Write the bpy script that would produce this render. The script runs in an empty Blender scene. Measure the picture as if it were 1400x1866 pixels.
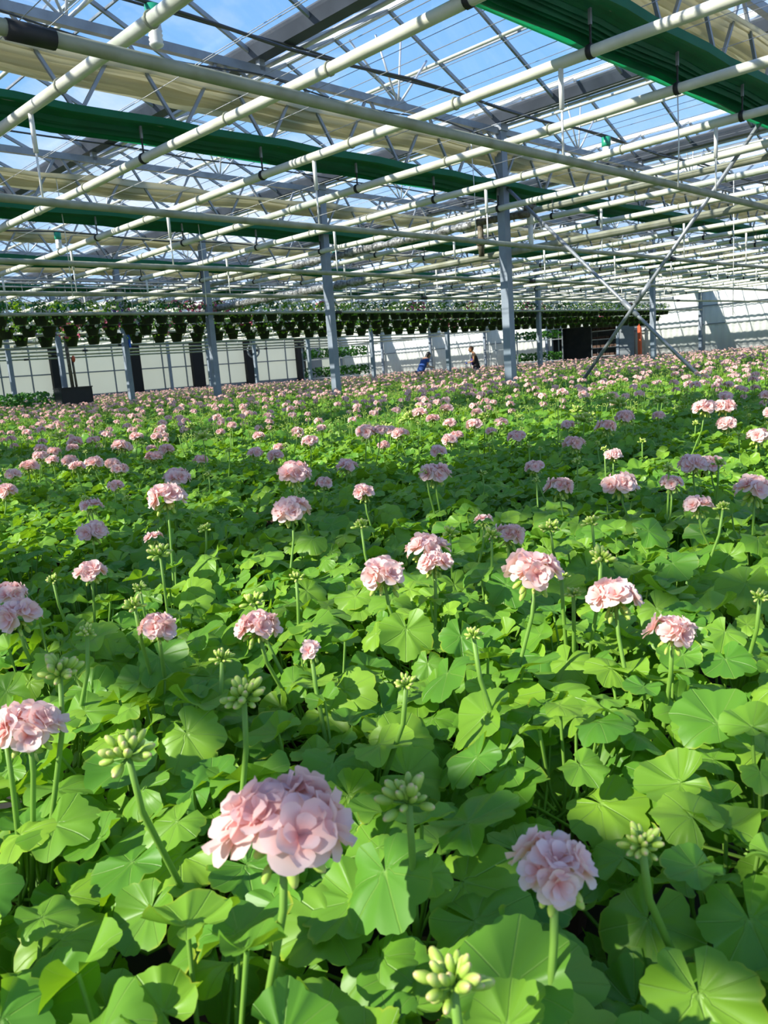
import bpy, math, random
import numpy as np
from mathutils import Vector, Matrix, Quaternion

scene = bpy.context.scene
COL = scene.collection
PI = math.pi
random.seed(7)
rng = np.random.default_rng(7)

# ------------------------------------------------------------------ camera
YAW, PITCH, ROLL = 0.7972, 0.1821, -0.0756
CAM_Z = 1.15
cd = bpy.data.cameras.new('camera'); cam = bpy.data.objects.new('camera', cd); COL.objects.link(cam)
f = Vector((math.cos(YAW)*math.cos(PITCH), math.sin(YAW)*math.cos(PITCH), -math.sin(PITCH)))
r = Vector((math.sin(YAW), -math.cos(YAW), 0)); u = r.cross(f)
r2 = math.cos(ROLL)*r + math.sin(ROLL)*u; u2 = -math.sin(ROLL)*r + math.cos(ROLL)*u
m = Matrix((r2, u2, -f)).transposed().to_4x4(); m.translation = (0, 0, CAM_Z)
cam.matrix_world = m
cd.sensor_fit = 'VERTICAL'; cd.sensor_height = 24.0; cd.lens = 24.0*1430.5/1866
cd.clip_start = 0.02; cd.clip_end = 500
cd.dof.use_dof = True; cd.dof.focus_distance = 2.2; cd.dof.aperture_fstop = 10
scene.camera = cam

# ------------------------------------------------------------------ light and exposure
SUN_DIR = Vector((-0.80, 0.25, 0.60)).normalized()
sd = bpy.data.lights.new('sun', 'SUN'); sd.energy = 5.9; sd.angle = 0.009; sd.color = (1.0, 0.955, 0.86)
sun = bpy.data.objects.new('sun', sd); COL.objects.link(sun); sun.location = (-20, 8, 20)
sun.rotation_euler = SUN_DIR.to_track_quat('Z', 'Y').to_euler()

w = bpy.data.worlds.new('sky'); scene.world = w; w.use_nodes = True
N = w.node_tree.nodes; L = w.node_tree.links; N.clear()
tc = N.new('ShaderNodeTexCoord'); sx = N.new('ShaderNodeSeparateXYZ'); L.new(tc.outputs['Generated'], sx.inputs[0])
gr = N.new('ShaderNodeValToRGB'); L.new(sx.outputs['Z'], gr.inputs[0])
e = gr.color_ramp.elements
e[0].position = 0.0; e[0].color = (0.55, 0.72, 0.92, 1)
e[1].position = 0.75; e[1].color = (0.06, 0.21, 0.62, 1)
k = e.new(0.30); k.color = (0.22, 0.46, 0.84, 1)
k = e.new(0.12); k.color = (0.42, 0.62, 0.90, 1)
nz = N.new('ShaderNodeTexNoise'); nz.inputs['Scale'].default_value = 2.3; nz.inputs['Detail'].default_value = 7; nz.inputs['Roughness'].default_value = 0.55
mp = N.new('ShaderNodeMapping'); mp.inputs['Scale'].default_value = (1, 1, 2.2); mp.inputs['Location'].default_value = (0.35, 0.1, 0.2)
L.new(tc.outputs['Generated'], mp.inputs[0]); L.new(mp.outputs[0], nz.inputs['Vector'])
cr = N.new('ShaderNodeValToRGB'); L.new(nz.outputs['Fac'], cr.inputs[0])
cr.color_ramp.elements[0].position = 0.47; cr.color_ramp.elements[1].position = 0.66
fade = N.new('ShaderNodeMapRange'); fade.inputs[1].default_value = 0.62; fade.inputs[2].default_value = 0.25
fade.inputs[3].default_value = 0.25; fade.inputs[4].default_value = 1.0; L.new(sx.outputs['Z'], fade.inputs[0])
mul = N.new('ShaderNodeMath'); mul.operation = 'MULTIPLY'; L.new(cr.outputs[0], mul.inputs[0]); L.new(fade.outputs[0], mul.inputs[1])
mx = N.new('ShaderNodeMix'); mx.data_type = 'RGBA'; L.new(mul.outputs[0], mx.inputs[0]); L.new(gr.outputs[0], mx.inputs[6])
mx.inputs[7].default_value = (0.80, 0.85, 0.95, 1)
bg = N.new('ShaderNodeBackground'); bg.inputs['Strength'].default_value = 1.0; L.new(mx.outputs[2], bg.inputs[0])
wo = N.new('ShaderNodeOutputWorld'); L.new(bg.outputs[0], wo.inputs[0])

vs = scene.view_settings
vs.view_transform = 'Standard'; vs.look = 'None'; vs.gamma = 1.0; vs.use_curve_mapping = False
vs.exposure = 0.47
scene.cycles.max_bounces = 8; scene.cycles.transparent_max_bounces = 24
scene.cycles.sample_clamp_indirect = 6.0

# ------------------------------------------------------------------ materials
MATS = {}
def mat(name, col, rough=0.6, metal=0.0, noise=0.0, nscale=8.0, col2=None, bump=0.0, transl=None, spec=0.5):
    M = bpy.data.materials.new(name); M.use_nodes = True; MATS[name] = M
    n = M.node_tree.nodes; l = M.node_tree.links; p = n['Principled BSDF']
    p.inputs['Roughness'].default_value = rough; p.inputs['Metallic'].default_value = metal
    p.inputs['Specular IOR Level'].default_value = spec
    p.inputs['Base Color'].default_value = (*col, 1)
    if noise or col2:
        t = n.new('ShaderNodeTexCoord'); z = n.new('ShaderNodeTexNoise'); z.inputs['Scale'].default_value = nscale
        z.inputs['Detail'].default_value = 5; l.new(t.outputs['Object'], z.inputs['Vector'])
        ra = n.new('ShaderNodeValToRGB'); l.new(z.outputs['Fac'], ra.inputs[0])
        ra.color_ramp.elements[0].position = 0.35; ra.color_ramp.elements[1].position = 0.68
        c2 = col2 if col2 else tuple(max(0, c*(1-noise)) for c in col)
        ra.color_ramp.elements[0].color = (*c2, 1); ra.color_ramp.elements[1].color = (*col, 1)
        l.new(ra.outputs[0], p.inputs['Base Color'])
        if bump:
            b = n.new('ShaderNodeBump'); b.inputs['Strength'].default_value = bump; b.inputs['Distance'].default_value = 0.02
            l.new(z.outputs['Fac'], b.inputs['Height']); l.new(b.outputs[0], p.inputs['Normal'])
    if transl:
        tr = n.new('ShaderNodeBsdfTranslucent'); tr.inputs[0].default_value = (*transl[0], 1)
        ms = n.new('ShaderNodeMixShader'); ms.inputs[0].default_value = transl[1]
        l.new(p.outputs[0], ms.inputs[1]); l.new(tr.outputs[0], ms.inputs[2]); l.new(ms.outputs[0], n['Material Output'].inputs[0])
    return M

mat('galvanised_steel', (0.34, 0.37, 0.40), 0.45, 0.35, 0.25, 6)
mat('post_steel', (0.27, 0.32, 0.38), 0.55, 0.1, 0.2, 5)
mat('dark_gutter', (0.075, 0.09, 0.115), 0.5, 0.3, 0.25, 3)
mat('white_pipe', (0.80, 0.80, 0.70), 0.38, 0.0, 0.0, 4, (0.62, 0.63, 0.50))
mat('dull_pipe', (0.40, 0.41, 0.32), 0.5, 0.0, 0.0, 5, (0.26, 0.27, 0.17))
mat('green_curtain', (0.018, 0.22, 0.11), 0.6, 0, 0.3, 3, None, 0, ((0.01, 0.42, 0.20), 0.45))
mat('green_hem', (0.02, 0.45, 0.27), 0.5, 0, 0, 3, None, 0, ((0.02, 0.75, 0.45), 0.6))
wc = mat('white_curtain', (0.78, 0.76, 0.64), 0.5, 0, 0.0, 2.2, (0.46, 0.42, 0.29), 0.5, ((0.85, 0.82, 0.64), 0.62))
_n = wc.node_tree.nodes; _z = [q for q in _n if q.type == 'TEX_NOISE'][0]; _m = _n.new('ShaderNodeMapping'); _m.inputs['Scale'].default_value = (0.25, 14, 14)
_t = [q for q in _n if q.type == 'TEX_COORD'][0]; wc.node_tree.links.new(_t.outputs['Object'], _m.inputs[0]); wc.node_tree.links.new(_m.outputs[0], _z.inputs['Vector'])
mat('black_rubber', (0.02, 0.02, 0.02), 0.6)
mat('dark_box', (0.015, 0.016, 0.018), 0.55, 0, 0.3, 6)
mat('white_plastic', (0.78, 0.78, 0.74), 0.4)
mat('green_plastic', (0.02, 0.30, 0.17), 0.35)
mat('aluminium', (0.68, 0.70, 0.70), 0.35, 0.4, 0.15, 8)
mat('wire', (0.35, 0.36, 0.36), 0.4, 0.5)
mat('cable', (0.05, 0.055, 0.06), 0.5)
mat('rusty_valve', (0.22, 0.20, 0.14), 0.7, 0.2, 0, 14, (0.08, 0.06, 0.035), 0.3)
mat('foil_insulation', (0.55, 0.56, 0.55), 0.35, 0.5, 0, 18, (0.14, 0.14, 0.13), 0.6)
mat('floor_concrete', (0.32, 0.31, 0.28), 0.85, 0, 0.3, 2, None, 0.1)
mat('bench_surface', (0.045, 0.042, 0.035), 0.9, 0, 0.3, 12)
mat('black_pot', (0.032, 0.034, 0.036), 0.4)
mat('terracotta_pot', (0.10, 0.055, 0.035), 0.75)
mat('soil', (0.03, 0.02, 0.012), 0.95)
mat('wall_white', (0.86, 0.87, 0.82), 0.6, 0, 0, 1.2, (0.78, 0.80, 0.77), 0, ((0.85, 0.9, 0.85), 0.2))
mat('wall_panel', (0.74, 0.75, 0.66), 0.5, 0, 0, 0.5, (0.62, 0.63, 0.54), 0, ((0.92, 0.92, 0.80), 0.6))
mat('wall_dark', (0.01, 0.01, 0.01), 0.8)
mat('orange_paint', (0.62, 0.10, 0.03), 0.5)
mat('grey_panel', (0.22, 0.25, 0.27), 0.6, 0, 0.2, 3)
mat('brown_tray', (0.10, 0.05, 0.03), 0.7, 0, 0.5, 30)
mat('skin', (0.50, 0.27, 0.17), 0.5)
mat('skin_tan', (0.46, 0.22, 0.11), 0.5)
mat('hair_black', (0.012, 0.010, 0.010), 0.5)
mat('hair_brown', (0.11, 0.045, 0.015), 0.5)
mat('blue_shirt', (0.03, 0.09, 0.32), 0.8)
mat('dark_trousers', (0.02, 0.025, 0.05), 0.8)
mat('dark_top', (0.018, 0.010, 0.012), 0.8)
mat('purple_cloth', (0.07, 0.03, 0.22), 0.8)
mat('blue_glove', (0.03, 0.07, 0.35), 0.5)
mat('eye', (0.01, 0.01, 0.01), 0.2)
mat('lips', (0.35, 0.08, 0.07), 0.5)
mat('blue_tape', (0.02, 0.12, 0.55), 0.5)

def leafmat(name, top, young, edge, transl, tfac, rough=0.42):
    """leaf shader; attribute lf = (angle u, radius v, random)"""
    M = bpy.data.materials.new(name); M.use_nodes = True; MATS[name] = M
    n = M.node_tree.nodes; l = M.node_tree.links; p = n['Principled BSDF']
    a = n.new('ShaderNodeAttribute'); a.attribute_name = 'lf'; s = n.new('ShaderNodeSeparateXYZ'); l.new(a.outputs['Vector'], s.inputs[0])
    mx = n.new('ShaderNodeMix'); mx.data_type = 'RGBA'; mx.inputs[6].default_value = (*top, 1); mx.inputs[7].default_value = (*young, 1)
    l.new(s.outputs['Z'], mx.inputs[0])
    def M_(op, x, y=None, c=False):
        q = n.new('ShaderNodeMath'); q.operation = op; q.use_clamp = c
        for i, v in enumerate((x, y)):
            if v is None: continue
            if isinstance(v, (int, float)): q.inputs[i].default_value = v
            else: l.new(v, q.inputs[i])
        return q.outputs[0]
    ang = M_('MULTIPLY', s.outputs['X'], 7*PI)                # u in 0..1 around the leaf
    sn = M_('ABSOLUTE', M_('COSINE', ang)); dist = M_('MULTIPLY', sn, s.outputs['Y'])
    vein = M_('MULTIPLY', M_('SUBTRACT', 1.0, M_('MULTIPLY', dist, 14.0), True), 0.55)
    m2 = n.new('ShaderNodeMix'); m2.data_type = 'RGBA'; l.new(vein, m2.inputs[0]); l.new(mx.outputs[2], m2.inputs[6]); m2.inputs[7].default_value = (*edge, 1)
    # pale rim on some leaves
    t = n.new('ShaderNodeTexCoord'); z = n.new('ShaderNodeTexNoise'); z.inputs['Scale'].default_value = 14; l.new(t.outputs['Object'], z.inputs[0])
    rim = M_('MULTIPLY', M_('MULTIPLY', M_('SUBTRACT', s.outputs['Y'], 0.93, True), 14.0, True), M_('MULTIPLY', M_('SUBTRACT', z.outputs['Fac'], 0.52, True), 6.0, True))
    m3 = n.new('ShaderNodeMix'); m3.data_type = 'RGBA'; l.new(rim, m3.inputs[0]); l.new(m2.outputs[2], m3.inputs[6]); m3.inputs[7].default_value = (0.45, 0.50, 0.04, 1)
    l.new(m3.outputs[2], p.inputs['Base Color']); p.inputs['Roughness'].default_value = rough; p.inputs['Specular IOR Level'].default_value = 0.35
    b = n.new('ShaderNodeBump'); b.inputs['Strength'].default_value = 0.5; b.inputs['Distance'].default_value = 0.004
    l.new(M_('MULTIPLY', vein, -1.0), b.inputs['Height']); l.new(b.outputs[0], p.inputs['Normal'])
    tr = n.new('ShaderNodeBsdfTranslucent'); tr.inputs[0].default_value = (*transl, 1)
    ms = n.new('ShaderNodeMixShader'); ms.inputs[0].default_value = tfac
    l.new(p.outputs[0], ms.inputs[1]); l.new(tr.outputs[0], ms.inputs[2]); l.new(ms.outputs[0], n['Material Output'].inputs[0])
    return M
leafmat('geranium_leaf', (0.105, 0.285, 0.030), (0.270, 0.480, 0.040), (0.32, 0.52, 0.11), (0.36, 0.64, 0.015), 0.32)
leafmat('dark_leaf', (0.020, 0.095, 0.014), (0.06, 0.20, 0.02), (0.10, 0.22, 0.04), (0.08, 0.30, 0.01), 0.25)
def petalmat(name, inner, outer, transl):
    M = bpy.data.materials.new(name); M.use_nodes = True; MATS[name] = M
    n = M.node_tree.nodes; l = M.node_tree.links; p = n['Principled BSDF']
    a = n.new('ShaderNodeAttribute'); a.attribute_name = 'lf'; s = n.new('ShaderNodeSeparateXYZ'); l.new(a.outputs['Vector'], s.inputs[0])
    ra = n.new('ShaderNodeValToRGB'); l.new(s.outputs['Y'], ra.inputs[0])
    ra.color_ramp.elements[0].position = 0.05; ra.color_ramp.elements[0].color = (*inner, 1)
    ra.color_ramp.elements[1].position = 0.75; ra.color_ramp.elements[1].color = (*outer, 1)
    mx = n.new('ShaderNodeMix'); mx.data_type = 'RGBA'; mx.blend_type = 'MIX'; l.new(s.outputs['Z'], mx.inputs[0]); l.new(ra.outputs[0], mx.inputs[6])
    mx.inputs[7].default_value = (0.94, 0.63, 0.58, 1)
    oi = n.new('ShaderNodeObjectInfo'); m2 = n.new('ShaderNodeMix'); m2.data_type = 'RGBA'
    q = n.new('ShaderNodeMath'); q.operation = 'MULTIPLY'; q.inputs[1].default_value = 0.45; l.new(oi.outputs['Random'], q.inputs[0])
    l.new(q.outputs[0], m2.inputs[0]); l.new(mx.outputs[2], m2.inputs[6]); m2.inputs[7].default_value = (0.94, 0.62, 0.59, 1)
    l.new(m2.outputs[2], p.inputs['Base Color']); p.inputs['Roughness'].default_value = 0.55; p.inputs['Specular IOR Level'].default_value = 0.25
    tr = n.new('ShaderNodeBsdfTranslucent'); tr.inputs[0].default_value = (*transl, 1)
    ms = n.new('ShaderNodeMixShader'); ms.inputs[0].default_value = 0.38
    l.new(p.outputs[0], ms.inputs[1]); l.new(tr.outputs[0], ms.inputs[2]); l.new(ms.outputs[0], n['Material Output'].inputs[0])
petalmat('pink_petal', (0.90, 0.34, 0.26), (0.96, 0.79, 0.75), (0.98, 0.64, 0.57))
def flatpetal(name, c): mat(name, c, 0.55, 0, 0, 8, None, 0, (c, 0.3))
flatpetal('white_petal', (0.88, 0.88, 0.84)); flatpetal('rose_petal', (0.75, 0.16, 0.28)); flatpetal('violet_petal', (0.14, 0.08, 0.30))
def budmat():
    M = bpy.data.materials.new('bud'); M.use_nodes = True; MATS['bud'] = M
    n = M.node_tree.nodes; l = M.node_tree.links; p = n['Principled BSDF']
    a = n.new('ShaderNodeAttribute'); a.attribute_name = 'lf'; s = n.new('ShaderNodeSeparateXYZ'); l.new(a.outputs['Vector'], s.inputs[0])
    ra = n.new('ShaderNodeValToRGB'); l.new(s.outputs['Y'], ra.inputs[0])
    ra.color_ramp.elements[0].position = 0.45; ra.color_ramp.elements[0].color = (0.30, 0.46, 0.05, 1)
    ra.color_ramp.elements[1].position = 1.0; ra.color_ramp.elements[1].color = (0.80, 0.50, 0.30, 1)
    k = ra.color_ramp.elements.new(0.75); k.color = (0.48, 0.60, 0.12, 1)
    l.new(ra.outputs[0], p.inputs['Base Color']); p.inputs['Roughness'].default_value = 0.5
budmat()
mat('green_stem', (0.20, 0.38, 0.05), 0.5, 0, 0, 9, None, 0, ((0.25, 0.5, 0.03), 0.15))
def glassmat(name, haze, tint):
    M = bpy.data.materials.new(name); M.use_nodes = True; MATS[name] = M
    n = M.node_tree.nodes; l = M.node_tree.links; n.remove(n['Principled BSDF'])
    t = n.new('ShaderNodeBsdfTransparent'); t.inputs[0].default_value = (*tint, 1)
    g = n.new('ShaderNodeBsdfGlossy'); g.inputs['Roughness'].default_value = 0.05
    fr = n.new('ShaderNodeLayerWeight'); fr.inputs[0].default_value = 0.12
    fm = n.new('ShaderNodeMath'); fm.operation = 'MULTIPLY'; fm.inputs[1].default_value = 0.35; l.new(fr.outputs['Fresnel'], fm.inputs[0]); m1 = n.new('ShaderNodeMixShader'); l.new(fr.outputs['Facing'], fm.inputs[0]); l.new(fm.outputs[0], m1.inputs[0]); l.new(t.outputs[0], m1.inputs[1]); l.new(g.outputs[0], m1.inputs[2])
    d = n.new('ShaderNodeBsdfTranslucent'); d.inputs[0].default_value = (0.85, 0.88, 0.9, 1)
    tc = n.new('ShaderNodeTexCoord'); mp = n.new('ShaderNodeMapping'); mp.inputs['Scale'].default_value = (0.5, 3.0, 0.5)
    z = n.new('ShaderNodeTexNoise'); z.inputs['Scale'].default_value = 2.5; z.inputs['Detail'].default_value = 8
    l.new(tc.outputs['Object'], mp.inputs[0]); l.new(mp.outputs[0], z.inputs['Vector'])
    mr = n.new('ShaderNodeMapRange'); mr.inputs[1].default_value = 0.45; mr.inputs[2].default_value = 0.75
    mr.inputs[3].default_value = haze*0.4; mr.inputs[4].default_value = haze*2.2; l.new(z.outputs['Fac'], mr.inputs[0])
    m2 = n.new('ShaderNodeMixShader'); l.new(mr.outputs[0], m2.inputs[0]); l.new(m1.outputs[0], m2.inputs[1]); l.new(d.outputs[0], m2.inputs[2])
    l.new(m2.outputs[0], n['Material Output'].inputs[0])
glassmat('roof_glass', 0.05, (0.97, 0.985, 0.99))
glassmat('vent_glass', 0.16, (0.88, 0.93, 0.95))

# ------------------------------------------------------------------ mesh builder
class MB:
    def __init__(s): s.v = []; s.f = []; s.a = []; s.mi = []; s.sm = []; s.n = 0
    def add(s, V, F, mi=0, att=None, smooth=False):
        V = np.asarray(V, float).reshape(-1, 3)
        s.v.append(V)
        if att is None: A = np.zeros((len(V), 3))
        else: A = np.asarray(att, float)
        s.a.append(A)
        o = s.n; s.f += [tuple(i+o for i in q) for q in F]; s.mi += [mi]*len(F); s.sm += [smooth]*len(F); s.n += len(V)
        return s
    def box(s, c, d, R=None, mi=0):
        c = np.array(c, float); h = np.array(d, float)/2
        V = np.array([(x, y, z) for x in (-1, 1) for y in (-1, 1) for z in (-1, 1)], float)*h
        if R is not None: V = V@np.array(R).T
        return s.add(V+c, [(0, 1, 3, 2), (4, 6, 7, 5), (0, 4, 5, 1), (2, 3, 7, 6), (0, 2, 6, 4), (1, 5, 7, 3)], mi)
    def bar(s, a, b, w, h, mi=0):
        a = np.array(a, float); b = np.array(b, float); d = b-a; L_ = np.linalg.norm(d); x = d/L_
        up = np.array((0, 0, 1.)) if abs(x[2]) < 0.95 else np.array((1., 0, 0))
        y = np.cross(up, x); y /= np.linalg.norm(y); z = np.cross(x, y)
        return s.box((a+b)/2, (L_, w, h), np.stack([x, y, z], 1), mi)
    def tube(s, P, R, seg=10, mi=0, caps=True, att=None):
        P = np.array(P, float); n = len(P); R = np.full(n, R) if np.isscalar(R) else np.array(R, float)
        T = np.gradient(P, axis=0); T /= np.linalg.norm(T, axis=1)[:, None]+1e-12
        up = np.array((0, 0, 1.)) if abs(T[0][2]) < 0.9 else np.array((1., 0, 0))
        V = []; th = np.arange(seg)*2*PI/seg
        for i in range(n):
            y = np.cross(up, T[i]); y /= np.linalg.norm(y)+1e-12; z = np.cross(T[i], y)
            V.append(P[i]+R[i]*(np.cos(th)[:, None]*y+np.sin(th)[:, None]*z))
        F = [(i*seg+j, i*seg+(j+1) % seg, (i+1)*seg+(j+1) % seg, (i+1)*seg+j) for i in range(n-1) for j in range(seg)]
        if caps: F += [tuple(range(seg))[::-1], tuple((n-1)*seg+j for j in range(seg))]
        V = np.concatenate(V); A = np.zeros((len(V), 3)); A[:, 1] = np.repeat(np.linspace(0, 1, n), seg)
        return s.add(V, F, mi, A, True)
    def lathe(s, prof, c=(0, 0, 0), seg=16, mi=0):
        V = []; c = np.array(c, float)
        for rr, z in prof:
            for j in range(seg): V.append(c+(rr*math.cos(2*PI*j/seg), rr*math.sin(2*PI*j/seg), z))
        F = [(i*seg+j, i*seg+(j+1) % seg, (i+1)*seg+(j+1) % seg, (i+1)*seg+j) for i in range(len(prof)-1) for j in range(seg)]
        return s.add(V, F, mi, None, True)
    def blob(s, c, rad, nu=10, nv=7, mi=0, R=None, att=None, jit=0):
        V = []; A = []
        for i in range(nv+1):
            ph = PI*i/nv
            for j in range(nu):
                t = 2*PI*j/nu; k_ = 1+jit*(random.random()-0.5)
                V.append((math.sin(ph)*math.cos(t)*k_, math.sin(ph)*math.sin(t)*k_, -math.cos(ph)*k_)); A.append((0, i/nv, 0))
        V = np.array(V)*np.array(rad)
        if R is not None: V = V@np.array(R).T
        F = [(i*nu+j, i*nu+(j+1) % nu, (i+1)*nu+(j+1) % nu, (i+1)*nu+j) for i in range(nv) for j in range(nu)]
        return s.add(V+np.array(c), F, mi, A, True)
    def mesh(s, name, mats):
        me = bpy.data.meshes.new(name)
        V = np.concatenate(s.v); me.from_pydata(V.tolist(), [], s.f)
        if isinstance(mats, str): mats = [mats]
        for q in mats: me.materials.append(MATS[q])
        me.polygons.foreach_set('material_index', s.mi); me.polygons.foreach_set('use_smooth', s.sm)
        at = me.attributes.new('lf', 'FLOAT_VECTOR', 'POINT'); at.data.foreach_set('vector', np.concatenate(s.a).astype(np.float32).ravel())
        me.update(); return me

def link(o, parent=None, loc=None, rotz=None):
    COL.objects.link(o)
    if parent is not None: o.parent = parent
    if loc is not None: o.location = loc
    if rotz is not None: o.rotation_euler = (0, 0, rotz)
    return o
def obj(name, mb, mats, parent=None, loc=None, rotz=None):
    me = mb.mesh(name, mats) if isinstance(mb, MB) else mb
    return link(bpy.data.objects.new(name, me), parent, loc, rotz)
def tag(o, label=None, cat=None, group=None, kind=None):
    if label: o['label'] = label
    if cat: o['category'] = cat
    if group: o['group'] = group
    if kind: o['kind'] = kind
    return o
def thing(name, loc, label, cat, group=None, rotz=0):
    o = bpy.data.objects.new(name, None); link(o, None, loc, rotz); o.empty_display_size = 0.05
    return tag(o, label, cat, group)
def struct(name, mb, mats, parent=None, loc=None):
    o = obj(name, mb, mats, parent, loc)
    if parent is None: o['kind'] = 'structure'
    return o
def copy_tree(o, parent=None):
    c = o.copy(); COL.objects.link(c); c.parent = parent
    for ch in o.children: copy_tree(ch, c)
    return c
ORD = ['first', 'second', 'third', 'fourth', 'fifth', 'sixth', 'seventh', 'eighth', 'ninth', 'tenth', 'eleventh', 'twelfth',
       'thirteenth', 'fourteenth', 'fifteenth', 'sixteenth', 'seventeenth', 'eighteenth', 'nineteenth', 'twentieth',
       'twenty-first', 'twenty-second', 'twenty-third', 'twenty-fourth', 'twenty-fifth', 'twenty-sixth', 'twenty-seventh']

# ------------------------------------------------------------------ grid of the greenhouse (metres)
Z0 = CAM_Z
BAY = 4.2478; XP = [-2.80, 9.94, 22.68, 35.42]            # post lines
YT = [-0.8+4.0*i for i in range(11)]                       # trusses  -0.8 .. 39.2
XW, YW = 35.42, 39.2
ZT, ZB, ZG = Z0+3.20, Z0+2.47, Z0+3.37
GX = [9.94+BAY*i for i in range(-4, 7)]                    # gutters -7.05 .. 35.43
Y0, Y1 = -2.0, YW

# floor
struct('floor', MB().box((14, 18.5, -0.05), (46, 44, 0.1)), 'floor_concrete')
gm = MB(); gm.box((10, 10, -0.25), (500, 500, 0.2)); struct('floor', gm, 'floor_concrete')   # yard outside

# right wall: corrugated sheet along Y at x = XW, with a door opening y 19.15..23.0, z 0..2.4
def corrugated(y0, y1, z0, z1):
    mb = MB(); n = int((y1-y0)/0.07); ys = np.linspace(y0, y1, n+1)
    xs = XW+0.05+0.022*np.sin(ys*2*PI/0.28)
    V = np.concatenate([np.stack([xs, ys, np.full(n+1, z)], 1) for z in (z0, z1)]+[np.stack([xs+0.03, ys, np.full(n+1, z)], 1) for z in (z0, z1)])
    k_ = n+1; F = [(i, i+1, k_+i+1, k_+i) for i in range(n)]+[(2*k_+i+1, 2*k_+i, 3*k_+i, 3*k_+i+1) for i in range(n)]
    F += [(i, 2*k_+i, 2*k_+i+1, i+1) for i in range(n)]+[(k_+i+1, 3*k_+i+1, 3*k_+i, k_+i) for i in range(n)]
    return mb.add(V, F, 0, None, True)
wr = MB()
for a in ((Y0, 19.15, 0.0, Z0+3.35), (23.0, YW+0.2, 0.0, Z0+3.35), (19.15, 23.0, 2.42, Z0+3.35)):
    c = corrugated(*a); o = wr.n; wr.add(c.v[0], c.f, 0, None, True)
struct('wall_right', wr, 'wall_white')
for zz, h in ((0.55, 0.05), (1.95, 0.04), (2.75, 0.04), (3.6, 0.05)):
    t = MB()
    if zz < 2.3: t.box((XW-0.0, (Y0+19.1)/2, zz), (0.03, 19.1-Y0, h)); t.box((XW, (23.05+YW)/2, zz), (0.03, YW-23.05, h))
    else: t.box((XW, (Y0+YW)/2, zz), (0.03, YW-Y0, h))
    struct('trim_1', t, 'grey_panel')
# left-hand end wall along X at y = YW : translucent panels and mullions
wl = MB(); wl.box(((GX[0]+XW)/2, YW+0.12, (Z0+3.4)/2), (XW-GX[0]+0.5, 0.03, Z0+3.4)); struct('wall_back', wl, 'wall_panel')
mu = MB(); x = 15.29-1.417*16
while x < XW:
    mu.box((x, YW+0.07, 2.2), (0.055, 0.06, 4.5)); x += 1.417
mu.box(((GX[0]+XW)/2, YW+0.07, Z0+0.86), (XW-GX[0], 0.05, 0.06)); mu.box(((GX[0]+XW)/2, YW+0.07, Z0+2.1), (XW-GX[0], 0.05, 0.06))
struct('trim_2', mu, 'grey_panel')
lw = MB(); lw.box(((GX[0]+XW)/2, YW+0.09, 0.45), (XW-GX[0], 0.06, 0.9)); struct('baseboard_back', lw, 'grey_panel')
for i, (a, b) in enumerate(((12.2, 12.7), (16.2, 16.68), (20.41, 20.95), (24.09, 24.79), (27.72, 28.47), (31.6, 32.2))):
    o = obj('dark_pillar', MB().box(((a+b)/2, YW-0.1, (Z0+2.1)/2), (b-a, 0.25, Z0+2.1)), 'wall_dark')
    tag(o, 'black rolled blind column against the pale back wall, %s from the left' % ORD[i], 'pillar', 'black columns along the back wall')
# dark louvres above the black columns read in the photo as slats of pipe; doorway panel beside the corner
o = struct('door_2', MB().box((33.2, YW-0.02, 1.35), (0.95, 0.08, 2.7)), 'grey_panel')
struct('door_handle', MB().box((32.85, YW-0.08, 1.1), (0.12, 0.04, 0.03)), 'aluminium', o)

# gable glass above the walls is part of the ceiling bays
def roof_bay(i):
    x0 = GX[i]; x1 = GX[i]+BAY; xr = (x0+x1)/2; zr = ZG+0.96
    root = bpy.data.objects.new('ceiling', None); link(root); root['kind'] = 'structure'
    for sgn, xa in ((-1, x0+0.10), (1, x1-0.10)):
        g = MB(); za = ZG+0.05
        # panes 1 m wide with a lap, thin solid sheets
        y = Y0
        n = np.array([(zr-za)*(1 if sgn < 0 else -1)*-1, 0, abs(xr-xa)]); n = n/np.linalg.norm(n)
        V = [(xa, Y0, za), (xa, Y1, za), (xr, Y1, zr), (xr, Y0, zr)]
        g.add(V, [(0, 1, 2, 3)])
        obj('glass_pane', g, 'roof_glass', root)
        b = MB(); yy = -1.84
        while yy < Y1+0.1:
            b.bar((xa, yy, za-0.02), (xr, yy, zr-0.02), 0.032, 0.045); yy += 1.01
        b.bar(((xa*0.48+xr*0.52), Y0, za*0.48+zr*0.52), ((xa*0.48+xr*0.52), Y1, za*0.48+zr*0.52), 0.02, 0.025)
        obj('glazing_bars', b, 'galvanised_steel', root)
    rb = MB(); rb.box((xr, (Y0+Y1)/2, zr), (0.07, Y1-Y0, 0.07)); obj('ridge_bar', rb, 'aluminium', root)
    # gable triangles at the back wall
    gt = MB(); gt.add([(x0, YW+0.1, ZG), (x1, YW+0.1, ZG), (xr, YW+0.1, zr)], [(0, 1, 2)]); obj('gable_pane', gt, 'vent_glass', root)
    # vent shaft pipes along the bay
    return root
for i in range(len(GX)-1): roof_bay(i)

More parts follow.
